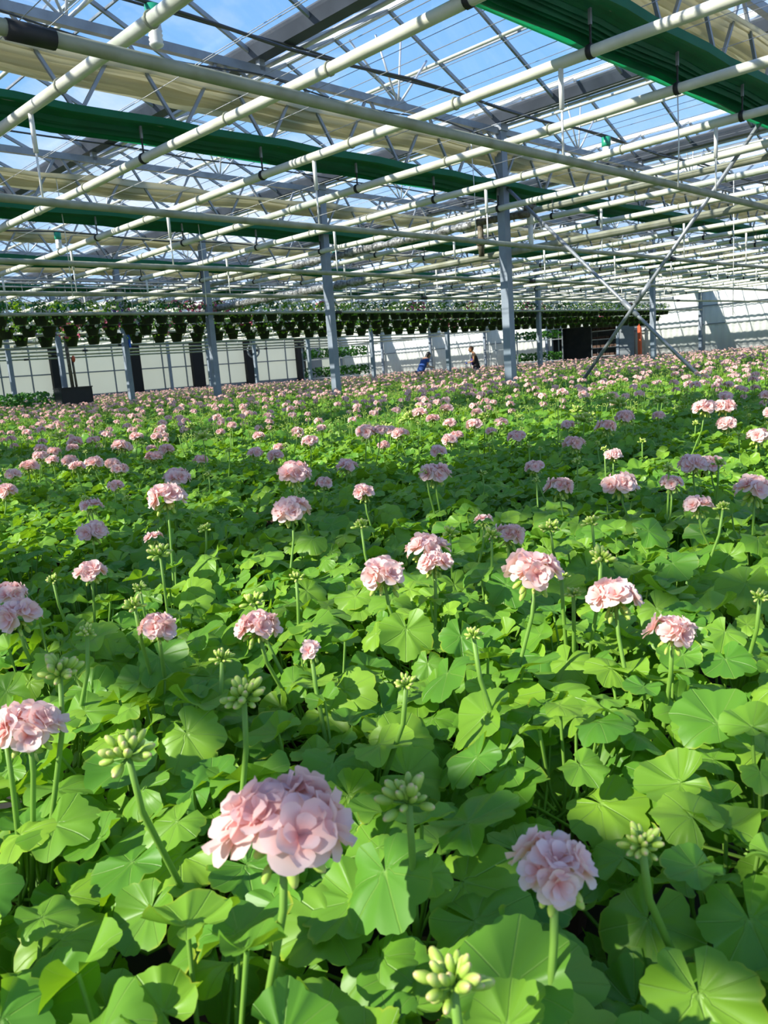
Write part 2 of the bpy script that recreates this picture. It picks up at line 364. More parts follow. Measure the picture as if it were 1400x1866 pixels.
# vents: glazed frames hinged at the ridge, propped open
vp = MB(); vf = MB(); LW, LL = 1.05, 2.0
vp.add([(0, -LL/2, 0), (LW, -LL/2, 0), (LW, LL/2, 0), (0, LL/2, 0)], [(0, 1, 2, 3)])
for a, b in (((0, -LL/2, 0), (LW, -LL/2, 0)), ((0, LL/2, 0), (LW, LL/2, 0)), ((0, 0, 0), (LW, 0, 0)), ((0, -LL/2, 0), (0, LL/2, 0)), ((LW, -LL/2, 0), (LW, LL/2, 0))):
    vf.bar(a, b, 0.04, 0.035)
vpm = vp.mesh('pane', 'vent_glass'); vfm = vf.mesh('frame', 'aluminium')
rod = MB(); rod.tube([(LW*0.8, 0, 0), (LW*0.42, 0, -0.55)], 0.012, 6); rodm = rod.mesh('push_rod', 'aluminium')
for i in range(len(GX)-1):
    xr = GX[i]+BAY/2
    for j, y in enumerate(YT[:-1]):
        if (i+j) % 2: continue
        o = thing('roof_vent', (xr+0.05, y+2.0, ZG+1.0), 'open glazed roof vent, %s bay from the left, between the %s and %s trusses' % (ORD[i], ORD[j], ORD[j+1]), 'vent', 'open vents along the roof ridges')
        o.rotation_euler = (0, math.radians(2), 0)
        link(bpy.data.objects.new('pane', vpm), o); link(bpy.data.objects.new('vent_frame', vfm), o); link(bpy.data.objects.new('push_rod', rodm), o)

# gutters (dark open channels along Y)
def gutter_mesh():
    mb = MB(); P = [(-0.125, 0.10), (-0.125, 0.085), (-0.08, -0.06), (0.08, -0.06), (0.125, 0.085), (0.125, 0.10), (0.11, 0.10), (0.065, -0.045), (-0.065, -0.045), (-0.11, 0.10)]
    n = len(P); V = [(a, y, b) for y in (Y0, Y1) for a, b in P]
    mb.add(V, [(i, (i+1) % n, n+(i+1) % n, n+i) for i in range(n)]); return mb.mesh('gutter', 'dark_gutter')
gme = gutter_mesh(); fl = MB(); fl.tube([(0.19, Y0, -0.05), (0.19, Y1, -0.05)], 0.022, 8)
flm = fl.mesh('drain_pipe', 'white_pipe')
for i, x in enumerate(GX):
    o = thing('roof_gutter', (x, 0, ZG), 'dark grey steel roof gutter running away leftward, %s from the left of the roof' % ORD[i], 'gutter', 'gutters between the roof bays')
    link(bpy.data.objects.new('channel', gme), o); link(bpy.data.objects.new('condensation_pipe', flm), o)

# vent shafts and racks along each bay
sh = MB(); sh.tube([(0, Y0, 0), (0, Y1, 0)], 0.022, 8); shm = sh.mesh('shaft', 'white_pipe')
for i in range(len(GX)-1):
    for dx, dz, wd in ((-0.75, 0.28, 'lower'), (0.62, 0.40, 'upper')):
        o = obj('vent_shaft', shm, None, None, (GX[i]+BAY/2+dx, 0, ZG+dz))
        tag(o, 'thin pale %s vent drive shaft under the %s roof bay from the left' % (wd, ORD[i]), 'shaft', 'vent shafts under the glass')

# posts
pm = MB(); pm.box((0, 0, ZG/2-0.03), (0.13, 0.13, ZG-0.06)); pmm = pm.mesh('post', 'post_steel')
pb = MB(); pb.box((0, 0, 0.01), (0.26, 0.26, 0.02)); pbm = pb.mesh('base_plate', 'galvanised_steel')
pc = MB(); pc.box((0, 0, ZG-0.12), (0.17, 0.17, 0.10)); pc.box((0, 0, ZB), (0.17, 0.17, 0.06)); pcm = pc.mesh('bracket', 'galvanised_steel')
NM = ['left-hand', 'near', 'far', 'wall']
for a, x in enumerate(XP):
    for b, y in enumerate(YT):
        if a == 0 and b > 8: continue
        if b == 10: y -= 0.12
        if a == 3: x = XW-0.14
        lab = 'square blue-grey steel post, %s from the camera in the %s line of posts' % (ORD[b], NM[a])
        o = thing('steel_post', (x, y, 0), lab, 'post', 'posts carrying the greenhouse roof')
        link(bpy.data.objects.new('post', pmm), o); link(bpy.data.objects.new('base_plate', pbm), o); link(bpy.data.objects.new('bracket', pcm), o)

# trusses along X, one per span
SP = XP[1]-XP[0]
ch = MB(); ch.box((SP/2, 0, ZT), (SP, 0.07, 0.085)); chm = ch.mesh('top_chord', 'galvanised_steel')
cb = MB(); cb.box((SP/2, 0, ZB), (SP, 0.06, 0.045)); cbm = cb.mesh('bottom_chord', 'galvanised_steel')
nseg = 12; dx = SP/nseg
wb = MB(); wb.bar((0, 0, 0), (dx/2*0.9, 0, ZT-ZB), 0.03, 0.03); wbm1 = wb.mesh('web', 'galvanised_steel')
wb = MB(); wb.bar((0, 0, 0), (-dx/2*0.9, 0, ZT-ZB), 0.03, 0.03); wbm2 = wb.mesh('web', 'galvanised_steel')
fan = MB()
for q in (-0.75, -0.3, 0.15, 0.62): fan.tube([(0, 0, ZT), (q, 0.02, ZG+0.35+0.35*(1-abs(q)))], 0.014, 6)
fanm = fan.mesh('fan_rods', 'aluminium')
gs = MB(); gs.box((0, 0, (ZT+ZG-0.06)/2), (0.07, 0.07, ZG-0.06-ZT)); gs.bar((0.0, 0, ZT-0.25), (0.35, 0, ZT), 0.03, 0.03); gs.bar((0.0, 0, ZT-0.25), (-0.35, 0, ZT), 0.03, 0.03); gsm = gs.mesh('gutter_seat', 'galvanised_steel')
for b, y in enumerate(YT):
    for a in range(3):
        o = thing('roof_truss', (XP[a], y, 0), 'grey lattice roof truss over the %s span from the left, %s from the camera' % (ORD[a], ORD[b]), 'truss', 'lattice trusses carrying the gutters')
        link(bpy.data.objects.new('top_chord', chm), o); link(bpy.data.objects.new('bottom_chord', cbm), o)
        for k in range(nseg):
            link(bpy.data.objects.new('web_bar', wbm1), o, (dx*(k)+0.03, 0, ZB)); link(bpy.data.objects.new('web_bar', wbm2), o, (dx*(k+1)-0.03, 0, ZB))
        for k in range(3):
            link(bpy.data.objects.new('ridge_strut', fanm), o, (BAY*(k+0.5), 0, 0)); link(bpy.data.objects.new('gutter_seat', gsm), o, (BAY*k, 0, 0))

# curtain packs below each truss
XC0, XC1 = GX[0], XW-0.05
def pack(width, depth, folds, amp, hem, seed):
    rg = np.random.default_rng(seed); mb = MB(); nx = 90
    # profile in y,z : smooth hem sheet then tight folds, closed by a thin top sheet
    prof = []
    for i in range(7): prof.append((width*hem*i/6, -depth*0.55+depth*0.2*math.sin(i/6*PI), 0))
    for i in range(folds*2):
        t = i/(folds*2); prof.append((width*(hem+(1-hem)*t), (-depth if i % 2 else -depth*0.25)*(1.0-0.15*t)+(0.15*depth*math.sin(i*2.3)), 1))
    prof.append((width, -depth*0.9, 1)); prof.append((width*1.02, -depth*0.1, 1))
    for i in range(8): prof.append((width*(1-i/7), depth*0.15*math.sin(i*1.3), 1))
    P = np.array(prof); n = len(P); xs = np.linspace(XC0, XC1, nx)
    ph = rg.random(n)*6.28; fr = 0.6+rg.random(n)*1.6; V = []
    for x_ in xs:
        sag = -0.03*abs(math.sin(x_*PI/1.417))
        wob = amp*np.sin(xs[0]*0+x_*fr+ph)*P[:, 2]
        V.append(np.stack([np.full(n, x_), P[:, 0]+wob*0.4, P[:, 1]+wob+sag], 1))
    mb.add(np.concatenate(V), [(i*n+j, (i+1)*n+j, (i+1)*n+(j+1) % n, i*n+(j+1) % n) for i in range(nx-1) for j in range(n)], 0, None, False)
    return mb
gpk = pack(0.50, 0.115, 7, 0.010, 0.40, 1).mesh('green_pack', 'green_curtain')
wpk = pack(0.55, 0.12, 9, 0.026, 0.10, 2).mesh('white_pack', 'white_curtain')
hm_ = MB(); hm_.box(((XC0+XC1)/2, 0.535, -0.105), (XC1-XC0, 0.075, 0.006)); hm_.box(((XC0+XC1)/2, 0.575, -0.095), (XC1-XC0, 0.02, 0.02)); hmm_ = hm_.mesh('hem', 'green_hem')
for b, y in enumerate(YT[:-1]):
    ob = obj('shade_curtain', gpk, None, None, (0, y-0.15, Z0+2.50)); link(bpy.data.objects.new('hem', hmm_), ob)
    tag(ob, 'dark green shade curtain folded back under the %s truss from the camera' % ORD[b], 'shade curtain', 'folded green shade curtains')
    ob = obj('energy_curtain', wpk, None, None, (0, y-0.05, Z0+2.98))
    tag(ob, 'whitish energy screen bunched up beside the %s truss from the camera' % ORD[b], 'screen', 'bunched whitish screens')

# overhead white heating pipes along Y with straps
pp = MB(); ys = np.arange(Y0, YW-0.3, 0.5); pp.tube(np.stack([ys*0, ys, -0.012*np.abs(np.sin((ys-3.2)*PI/4))], 1), 0.043, 12); ppm = pp.mesh('pipe', 'white_pipe')
ring = MB()
for q in range(12):
    pass
ring.lathe([(0.043, -0.02), (0.052, -0.02), (0.052, 0.02), (0.043, 0.02)], (0, 0, 0), 14); rm = MB()
V = ring.v[0][:, [0, 2, 1]]; rm.add(V, [q[::-1] for q in ring.f], 0, None, True)
rm.bar((0, 0, 0.04), (0, 0, 0.20), 0.012, 0.014); rmm = rm.mesh('strap', 'black_rubber')
hk = MB(); hk.bar((0, 0, 0.18), (0, 0, 0.32), 0.022, 0.022); hkm = hk.mesh('hanger', 'galvanised_steel')
jm = MB(); V = ring.v[0][:, [0, 2, 1]]*np.array([1.02, 0.35, 1.02]); jm.add(V, [q[::-1] for q in ring.f], 0, None, True); jmm = jm.mesh('joint_band', 'dull_pipe')
PX = [9.94+BAY/3*k-0.09 for k in range(-11, 18)]
for i, x in enumerate(PX):
    o = thing('heating_pipe', (x, 0, Z0+2.145), 'white overhead pipe running away to the left, %s counting from the left end' % (ORD[i] if i < len(ORD) else 'twenty-%s' % ORD[i-20]), 'pipe', 'white overhead pipes hung below the curtains')
    link(bpy.data.objects.new('pipe_tube', ppm), o)
    for y in YT[:-1]:
        link(bpy.data.objects.new('strap', rmm), o, (0, y+0.02, 0)); link(bpy.data.objects.new('hanger', hkm), o, (0, y+0.02, 0))
        for q in (1.3, 2.6): link(bpy.data.objects.new('joint_band', jmm), o, (0, y+q, -0.008))

# lower dull pipes along X, carried by rods from the white pipes
qp = MB(); xs = np.arange(-7, 31 if False else 35.2, 0.7); qp.tube(np.stack([xs, xs*0, 0.004*np.sin(xs*1.1)], 1), 0.033, 12); qpm = qp.mesh('pipe', 'dull_pipe')
hr = MB(); hr.tube([(0, 0, 0.03), (0, 0, 0.33)], 0.018, 8); hr.tube([(0, 0, 0.32), (0, 0, 0.67)], 0.008, 8); hr.tube([(-0.03, 0, 0.0), (0.03, 0, 0.0)], 0.04, 10)
hr.tube([(0, 0, 0.33), (0, 0, 0.67)], 0.012, 8)
hr = MB(); hr.tube([(0, 0, 0.36), (0, 0, 0.69)], 0.020, 8); hr.tube([(0, 0, 0.02), (0, 0, 0.38)], 0.009, 8); hrm = hr.mesh('hanger_rod', 'white_plastic')
cl = MB(); cl.tube([(-0.10, 0, 0), (0.10, 0, 0)], 0.041, 12); clm = cl.mesh('coupling', 'black_rubber')
QY = [3.475+2.89*k for k in range(-1, 12)]
for i, y in enumerate(QY):
    zq = Z0+1.46 if i != 5 else Z0+1.43
    o = thing('cross_pipe', (0, y, zq), 'dull grey-white lower pipe running across to the right, %s in distance from the camera' % ORD[i], 'pipe', 'lower cross pipes')
    link(bpy.data.objects.new('pipe_tube', qpm), o)
    for x in (1.56, 13.6, 26.4): link(bpy.data.objects.new('coupling', clm), o, (x, 0, 0))
    for k in range(0, len(PX)-1, 2):
        link(bpy.data.objects.new('hanger_rod', hrm), o, (PX[k-1] if (i == 1 and abs(PX[k]-2.77) < 0.1) else PX[k], 0, 0))

# big insulated transport pipes beside the near line of posts, with the valve set at the second post
for z_, rr, lab, nm in ((Z0+2.08, 0.045, 'upper dark transport pipe with torn foil insulation beside the near posts', 'upper'), (Z0+1.56, 0.05, 'lower grey transport pipe running past the near posts', 'lower')):
    o = thing('transport_pipe', (10.22, 0, z_), lab, 'pipe', 'transport pipes beside the near posts')
    t = MB(); t.tube([(0, Y0, 0), (0, YW-0.5, 0)], rr, 12); obj('pipe_tube', t, 'dull_pipe', o)
    ins = MB(); yy = np.arange(8.0 if nm == 'upper' else 10.5, 12.5 if nm == 'upper' else 17, 0.12)
    ins.tube(np.stack([yy*0, yy, yy*0], 1), rr+0.022+0.012*np.sin(yy*17)+0.008*np.sin(yy*41), 12); obj('insulation', ins, 'foil_insulation', o)
vo = thing('valve_assembly', (10.22, 7.05, Z0+1.5), 'rusty mixing valve and riser pipes fixed beside the second near post', 'valve')
t = MB(); t.tube([(0.0, -0.12, 0.02), (0.0, -0.12, 0.42)], 0.035, 12); t.tube([(0, -0.12, 0.40), (0, -0.12, 0.6)], 0.05, 12); obj('riser', t, 'white_plastic', vo)
t = MB(); t.tube([(-0.12, -0.15, 0.6), (-0.02, -0.15, 0.63), (0.1, -0.15, 0.6)], 0.06, 12); t.tube([(-0.15, -0.2, 0.52), (-0.2, 0.7, 0.56)], 0.05, 12); t.lathe([(0.0, 0.0), (0.09, 0.0), (0.09, 0.05), (0.0, 0.06)], (0, -0.12, 0.66), 12)
obj('valve_body', t, 'rusty_valve', vo)
t = MB(); t.tube([(-0.2, 0.65, 0.52), (-0.2, 0.65, 0.05)], 0.045, 12); t.lathe([(0.045, 0.2), (0.07, 0.22), (0.07, 0.30), (0.045, 0.32)], (-0.2, 0.65, 0), 12); obj('lower_riser', t, 'rusty_valve', vo)

# cross bracing between first and second near posts
def brace(a, b, lab):
    o = thing('cross_brace', ((a[0]+b[0])/2, (a[1]+b[1])/2, 0), lab, 'brace', 'crossed brace rods between the near posts')
    A = np.array(a)-np.array(o.location); B_ = np.array(b)-np.array(o.location)
    t = MB(); t.tube([A, B_], 0.024, 10); obj('rod', t, 'galvanised_steel', o)
    C_ = A*0.46+B_*0.54; t = MB(); t.tube([C_-(B_-A)*0.03, C_+(B_-A)*0.03], 0.034, 10); obj('turnbuckle', t, 'galvanised_steel', o)
brace((9.96, 7.13, Z0+2.42), (9.96, 3.62, 0.05), 'grey brace rod falling to the right from the top of the tall near post')
brace((9.92, 3.25, Z0+2.80), (9.92, 6.55, 0.05), 'grey brace rod rising to the right across the other one')

# cables and wires
def cable(pts, rr, lab, m_='cable', grp='dark cables under the roof'):
    t = MB(); t.tube(pts, rr, 6); o = obj('cable', t, m_); tag(o, lab, 'cable', grp)
for j, y in enumerate((5.2, 13.2, 21.2)):
    xs = np.linspace(-7, 35, 60); cable(np.stack([xs, xs*0+y, Z0+2.58-0.05*np.sin(xs*PI/3.07)**2], 1), 0.014, 'dark sagging cable feeding the mist nozzles, %s from the camera' % ORD[j])
for j, y in enumerate((6.69, 10.69, 14.69)):
    xs = np.linspace(-7, 35, 40); cable(np.stack([xs, xs*0+y, Z0+3.3-0.03*np.sin(xs*1.1)**2], 1), 0.012, 'straight dark brace line high under the glass, %s from the camera' % ORD[j])
xs = np.linspace(2.8, 9.9, 30)
cable(np.stack([xs, xs*0+7.14, ZT-0.05-0.09*np.abs(np.sin((xs-2.8)*1.1))], 1), 0.009, 'thin black cable looped along the top of the second truss')
wm = MB(); wm.tube([(0, Y0, 0), (0, YW, 0)], 0.0035, 5); wmm = wm.mesh('wire', 'wire')
k = 0; x = GX[0]+0.35
while x < XW-0.2:
    for z_ in (Z0+2.50, Z0+2.97):
        o = obj('support_wire', wmm, None, None, (x, 0, z_))
        tag(o, 'thin tight steel wire carrying the %s curtains, running away to the left' % ('green' if z_ < Z0+2.7 else 'whitish'), 'wire', 'wires under the %s curtains' % ('green' if z_ < Z0+2.7 else 'whitish'))
    x += 0.71; k += 1
# mist nozzles
nz_ = [(3.22, 5.2), (9.36, 5.2), (15.5, 5.2), (5.9, 13.2), (12.0, 13.2), (18.1, 13.2)]
cap = MB().lathe([(0.0, 0.0), (0.055, 0.0), (0.055, -0.09), (0.048, -0.11), (0.0, -0.11)], seg=16).mesh('cap', 'green_plastic')
bd = MB().lathe([(0.0, -0.11), (0.045, -0.11), (0.048, -0.16)]+[(0.05-0.008*(i % 2), -0.16-0.014*i) for i in range(8)]+[(0.0, -0.28)], seg=16).mesh('body', 'white_plastic')
for i, (x, y) in enumerate(nz_):
    o = thing('mist_nozzle', (x, y, Z0+2.56), 'green-capped ribbed white mist nozzle, %s from the left on the %s cable' % (ORD[i % 3], 'nearer' if i < 3 else 'farther'), 'nozzle', 'mist nozzles on the cables')
    link(bpy.data.objects.new('cap', cap), o); link(bpy.data.objects.new('ribbed_body', bd), o)
# white drop cords
for i, (x, y, a, b) in enumerate(((7.02, 3.22, Z0+2.13, Z0+1.35), (9.0, 7.0, Z0+2.9, Z0+1.6), (5.1, 11.2, Z0+2.9, Z0+1.3), (7.3, 11.2, Z0+2.9, Z0+1.2), (13.3, 5.2, Z0+2.5, Z0-0.0+0.4))):
    cable([(x, y, a), (x+0.02, y, (a+b)/2), (x, y, b)], 0.006, 'thin white cord hanging straight down, %s nearest of the cords' % ORD[i], 'white_plastic', 'white hanging cords')

# ------------------------------------------------------------------ benches (three beds, each cut by the cross aisle)
BZ = 0.42
ben = [(-2.6, 9.80, -0.5, 20.2), (10.08, 22.54, -0.5, 20.2), (22.82, 34.4, -0.5, 20.2), (-2.6, 9.30, 21.15, 37.2), (10.65, 22.54, 21.15, 37.2), (22.82, 31.2, 21.15, 27.6)]
bl = ['near left', 'near middle', 'near right', 'far left', 'far middle', 'far right']
for (a, b, c, d), nm in zip(ben, bl):
    o = thing('growing_bench', (a, c, 0), 'low dark growing bench under the %s part of the geranium field' % nm, 'bench', 'growing benches under the geraniums')
    t = MB(); t.box(((b-a)/2, (d-c)/2, BZ-0.03), (b-a, d-c, 0.05)); obj('bench_top', t, 'bench_surface', o)
    t = MB()
    for (p, q, s_, v) in ((0, 0, b-a, 0), (0, d-c, b-a, d-c), (0, 0, 0, d-c), (b-a, 0, b-a, d-c)): t.bar((p, q, BZ-0.02), (s_, v, BZ-0.02), 0.04, 0.09)
    obj('rim', t, 'aluminium', o)
    lg = MB().box((0, 0, BZ/2-0.03), (0.06, 0.06, BZ-0.06)).mesh('leg', 'galvanised_steel')
    for p in (0.3, (b-a)/2, b-a-0.3):
        for q in (0.3, (d-c)/2, d-c-0.3): link(bpy.data.objects.new('leg', lg), o, (p, q, 0))

# ------------------------------------------------------------------ plants
def rot_to(n, spin=0.0):
    n = np.array(n, float); n /= np.linalg.norm(n); h = np.array((1., 0, 0)) if abs(n[0]) < 0.9 else np.array((0, 1., 0))
    x_ = np.cross(h, n); x_ /= np.linalg.norm(x_); y_ = np.cross(n, x_)
    c_, s_ = math.cos(spin), math.sin(spin)
    return np.stack([c_*x_+s_*y_, -s_*x_+c_*y_, n], 1)
def leaf_geom(R, seg, rings, rg):
    """kidney shaped scalloped leaf lying in local XY, tip along +X, petiole at the origin"""
    th = np.linspace(-PI+0.16, PI-0.16, seg+1); ph = rg.random()*6.28
    lob = np.abs(np.sin(3.5*(th+PI)))                 # 7 lobes, matches the vein term
    lobe = 0.81+0.19*lob**0.5
    scal = 0.955+0.06*np.sqrt(np.abs(np.sin(10.5*(th+PI)))) if seg > 25 else 1
    r_ = R*(0.86+0.15*np.cos(th)-0.10*np.exp(-((np.abs(th)-PI)/0.35)**2))*lobe*scal
    cup = rg.uniform(-0.16, 0.36); ruf = rg.uniform(0.06, 0.19); p2 = rg.random()*6.28; V = [(0, 0, 0)]; A = [(0.5, 0, 0)]
    fold = rg.uniform(-0.05, 0.22)
    for k_ in range(1, rings+1):
        q = k_/rings; rr = r_*q
        z = R*(cup*q*q+ruf*q*q*np.sin(3*th+p2)+0.06*q*q*np.sin(5*th+ph)-0.09*q*(lob-0.5))+fold*np.abs(np.sin(th))*rr*0.6
        z -= 0.10*R*q**4*(1+np.sin(2*th+p2))
        for i in range(seg+1): V.append((rr[i]*math.cos(th[i]), rr[i]*math.sin(th[i]), z[i])); A.append(((th[i]+PI)/(2*PI), q, 0))
    n = seg+1; F = [(0, 1+i, 2+i) for i in range(seg)]
    for k_ in range(rings-1): F += [(1+k_*n+i, 1+(k_+1)*n+i, 2+(k_+1)*n+i, 2+k_*n+i) for i in range(seg)]
    return np.array(V), F, np.array(A)
def foliage(seed, nl, seg, rings, Rr=(0.036, 0.058), H=0.27, spread=0.15, stems=True, sc=1.0):
    rg = np.random.default_rng(seed); mb = MB()
    for i in range(nl):
        t = (i+0.5)/nl; ang = i*2.399+rg.uniform(-.3, .3); rad = spread*math.sqrt(t)*rg.uniform(0.85, 1.15)
        z = H*(1.0-0.5*t**1.6)+rg.uniform(-0.035, 0.035)
        R = rg.uniform(*Rr)*(0.75 if t < 0.12 else 1.0)
        tilt = 0.12+0.85*t+rg.uniform(-0.35, 0.45)
        nrm = np.array([math.cos(ang)*math.sin(tilt), math.sin(ang)*math.sin(tilt), math.cos(tilt)])+np.array(SUN_DIR)*0.35+rg.normal(0, 0.2, 3)
        nrm /= np.linalg.norm(nrm)
        # tip points outward and down the slope
        tip = np.array([math.cos(ang+rg.uniform(-.5, .5)), math.sin(ang+rg.uniform(-.5, .5)), 0]); tip -= nrm*(tip@nrm); tip /= np.linalg.norm(tip)
        M_ = np.stack([tip, np.cross(nrm, tip), nrm], 1)
        V, F, A = leaf_geom(R, seg, rings, rg); A[:, 2] = np.clip(rg.uniform(0, 1)**1.3*(1.0 if t < 0.6 else 0.6), 0, 1)
        c = np.array([rad*math.cos(ang), rad*math.sin(ang), z])
        mb.add(V@M_.T+c, F, 0, A, True)
        if stems:
            b0 = np.array([rg.uniform(-.02, .02), rg.uniform(-.02, .02), 0.08+rg.uniform(0, 0.08)])
            mid = (b0+c)/2+np.array([c[0]*0.25, c[1]*0.25, -0.02]); mb.tube([b0, mid, c-nrm*0.001], 0.0022, 5, 1, False)
    return mb
def petal(Lp, Wp, curl, lift, rg, nu=4, nv=4):
    V = []; A = []; rnd = rg.uniform(0, 1)**2*0.6
    for i in range(nu+1):
        q = i/nu; wdt = Wp*(0.22+0.78*math.sin(min(1, q*1.15)*PI*0.5))*(1-0.55*max(0, q-0.78)/0.22*0.5)
        for j in range(nv+1):
            s_ = j/nv*2-1; x_ = Lp*q*(1-0.16*s_*s_*q); y_ = wdt*s_*0.5
            z = lift*Lp*q+curl*Lp*q*q+0.10*Lp*s_*s_*q+0.05*Lp*math.sin(3*s_+rnd*9)*q*q
            V.append((x_, y_, z)); A.append((s_, q, rnd))
    n = nv+1; F = [(i*n+j, (i+1)*n+j, (i+1)*n+j+1, i*n+j+1) for i in range(nu) for j in range(nv)]
    return np.array(V), F, np.array(A)
def floret(mb, c, nrm, s_, rg, hi=True):
    M_ = rot_to(nrm, rg.uniform(0, 6.28)); nu = 4 if hi else 2; nv = 4 if hi else 2
    for k_, (cnt, Lp, Wp, curl, lift) in enumerate(((5, 1.0, 0.95, -0.25, 0.28), (5, 0.78, 0.72, -0.10, 0.62), (3, 0.48, 0.5, -0.2, 1.2))):
        if not hi and k_ == 2: continue
        for i in range(cnt):
            a = 2*PI*i/cnt+k_*0.5+rg.uniform(-.18, .18)
            V, F, A = petal(Lp*s_*rg.uniform(.88, 1.12), Wp*s_*rg.uniform(.85, 1.15), curl+rg.uniform(-.12, .12), lift+rg.uniform(-.1, .15), rg, nu, nv)
            ca, sa = math.cos(a), math.sin(a); Rz = np.array([[ca, -sa, 0], [sa, ca, 0], [0, 0, 1]])
            mb.add((V@Rz.T)@M_.T+c, F, 0, A, True)
def bloom(seed, nfl=11, full=1.0, hi=True, D=0.1):
    """umbel of semi-double florets, origin at the stem top, diameter D"""
    rg = np.random.default_rng(seed); mb = MB(); fs = D*0.29
    for i in range(nfl):
        ph = i*2.399+rg.uniform(-.3, .3); zc = 1-(i+0.5)/nfl*1.15*full
        sn = math.sqrt(max(0, 1-zc*zc)); n = np.array([math.cos(ph)*sn, math.sin(ph)*sn, zc*0.9+0.15])
        c = np.array([math.cos(ph)*sn*D*0.33, math.sin(ph)*sn*D*0.33, D*0.15+zc*D*0.20])+rg.normal(0, D*0.02, 3)
        floret(mb, c, n+rg.normal(0, .15, 3), fs*rg.uniform(.9, 1.15), rg, hi)
    return mb
def buds(seed, n=10, D=0.05, droop=False, hi=True, bl=0.011):
    rg = np.random.default_rng(seed); mb = MB(); su, sv = (8, 6) if hi else (5, 3)
    for i in range(n):
        ph = i*2.399+rg.uniform(-.3, .3)
        el = rg.uniform(-1.0, -0.1) if droop else rg.uniform(-0.2, 1.3)
        d = np.array([math.cos(ph)*math.cos(el), math.sin(ph)*math.cos(el), math.sin(el)])
        tip = d*D*0.42*(rg.uniform(.8, 1.1) if i % 3 else rg.uniform(.35, .6)); M_ = rot_to(d+(np.array([0, 0, -0.5]) if droop else 0))
        mb.tube([(0, 0, 0), tip*0.6, tip], 0.0013, 5, 1, False)
        L_ = bl*rg.uniform(.8, 1.3); mb.blob(tip+M_[:, 2]*L_*0.5, (L_*0.36, L_*0.36, L_*0.75), su, sv, 0, M_)
    return mb
def stem_mb(dx_, dy_, h, z0=0.10, rr=0.0032):
    P = [(0.15*dx_, 0.15*dy_, z0), (0.6*dx_, 0.6*dy_, z0+(h-z0)*0.45), (0.93*dx_, 0.93*dy_, z0+(h-z0)*0.8), (dx_, dy_, h)]
    return MB().tube(P, [rr*1.15, rr, rr*0.95, rr*0.9], 8, 0)
pot = MB().lathe([(0.0, 0.002), (0.045, 0.002), (0.058, 0.10), (0.062, 0.10), (0.062, 0.115), (0.056, 0.115), (0.054, 0.095), (0.0, 0.095)], seg=14)
potm = pot.mesh('pot', 'terracotta_pot')
FOL_HI = [foliage(100+i, 36, 63, 5, (0.032, 0.060), 0.27, 0.165).mesh('foliage', ['geranium_leaf', 'green_stem']) for i in range(6)]
FOL_MD = [foliage(200+i, 40, 35, 3, (0.026, 0.048), 0.27, 0.16, False).mesh('foliage', ['geranium_leaf', 'green_stem']) for i in range(8)]
BL_HI = [bloom(300+i, n, f_).mesh('bloom', 'pink_petal') for i, (n, f_) in enumerate(((8, .85), (7, .8), (9, .9), (6, .7), (3, .5)))]
BUD_D = [buds(400+i, 12, 0.062, True).mesh('buds', ['bud', 'green_stem']) for i in range(3)]
BUD_U = [buds(420+i, 24, 0.040, False).mesh('buds', ['bud', 'green_stem']) for i in range(3)]

# blooms and bud heads of the front rows: x, y, z (above the floor), diameter
B = [(0.31, 0.452, 0.819, 0.095), (0.286, 0.9, 0.78, 0.075), (0.438, 0.298, 0.78, 0.066), (0.951, 0.448, 0.78, 0.067), (0.981, 0.682, 0.824, 0.095), (1.055, 0.587, 0.78, 0.084), (1.146, 1.057, 0.781, 0.095), (0.96, 0.996, 0.78, 0.09), (1.068, 0.968, 0.78, 0.062), (0.558, 1.093, 0.78, 0.061), (0.649, 0.955, 0.78, 0.066), (0.657, 0.842, 0.765, 0.043), (0.45, 1.381, 0.78, 0.08), (0.67, 1.571, 0.78, 0.069), (0.497, 1.542, 0.78, 0.063), (1.142, 1.483, 0.829, 0.095), (0.935, 1.7, 0.884, 0.095), (1.383, 2.428, 0.829, 0.095), (0.878, 2.011, 0.78, 0.08), (1.08, 2.459, 0.78, 0.075), (0.919, 1.751, 0.78, 0.054), (1.305, 1.674, 0.887, 0.095), (1.703, 2.025, 0.78, 0.06), (1.832, 1.634, 0.811, 0.095), (1.325, 0.983, 0.78, 0.076), (1.428, 1.128, 0.78, 0.049), (1.894, 1.22, 0.78, 0.086), (1.952, 1.065, 0.787, 0.095), (2.226, 1.529, 0.78, 0.071), (1.856, 0.675, 0.812, 0.095), (2.048, 0.962, 0.78, 0.068), (1.766, 0.768, 0.78, 0.07), (2.418, 1.011, 0.78, 0.077), (2.827, 1.741, 0.783, 0.095), (2.563, 1.422, 0.78, 0.063), (2.504, 2.204, 0.78, 0.084), (1.094, 3.249, 0.78, 0.087), (1.429, 3.879, 0.809, 0.095), (1.363, 2.859, 0.78, 0.063), (2.028, 3.768, 0.78, 0.086), (1.652, 3.661, 0.803, 0.095), (1.771, 3.71, 0.78, 0.082), (1.863, 3.784, 0.858, 0.095), (3.137, 1.132, 0.782, 0.095), (3.628, 1.443, 0.781, 0.095), (3.016, 1.283, 0.907, 0.095), (3.634, 1.457, 0.861, 0.095), (3.078, 2.21, 0.78, 0.094), (2.877, 2.783, 0.812, 0.095), (3.571, 2.856, 0.788, 0.095), (3.077, 1.738, 0.825, 0.095), (3.492, 1.87, 0.828, 0.095)]
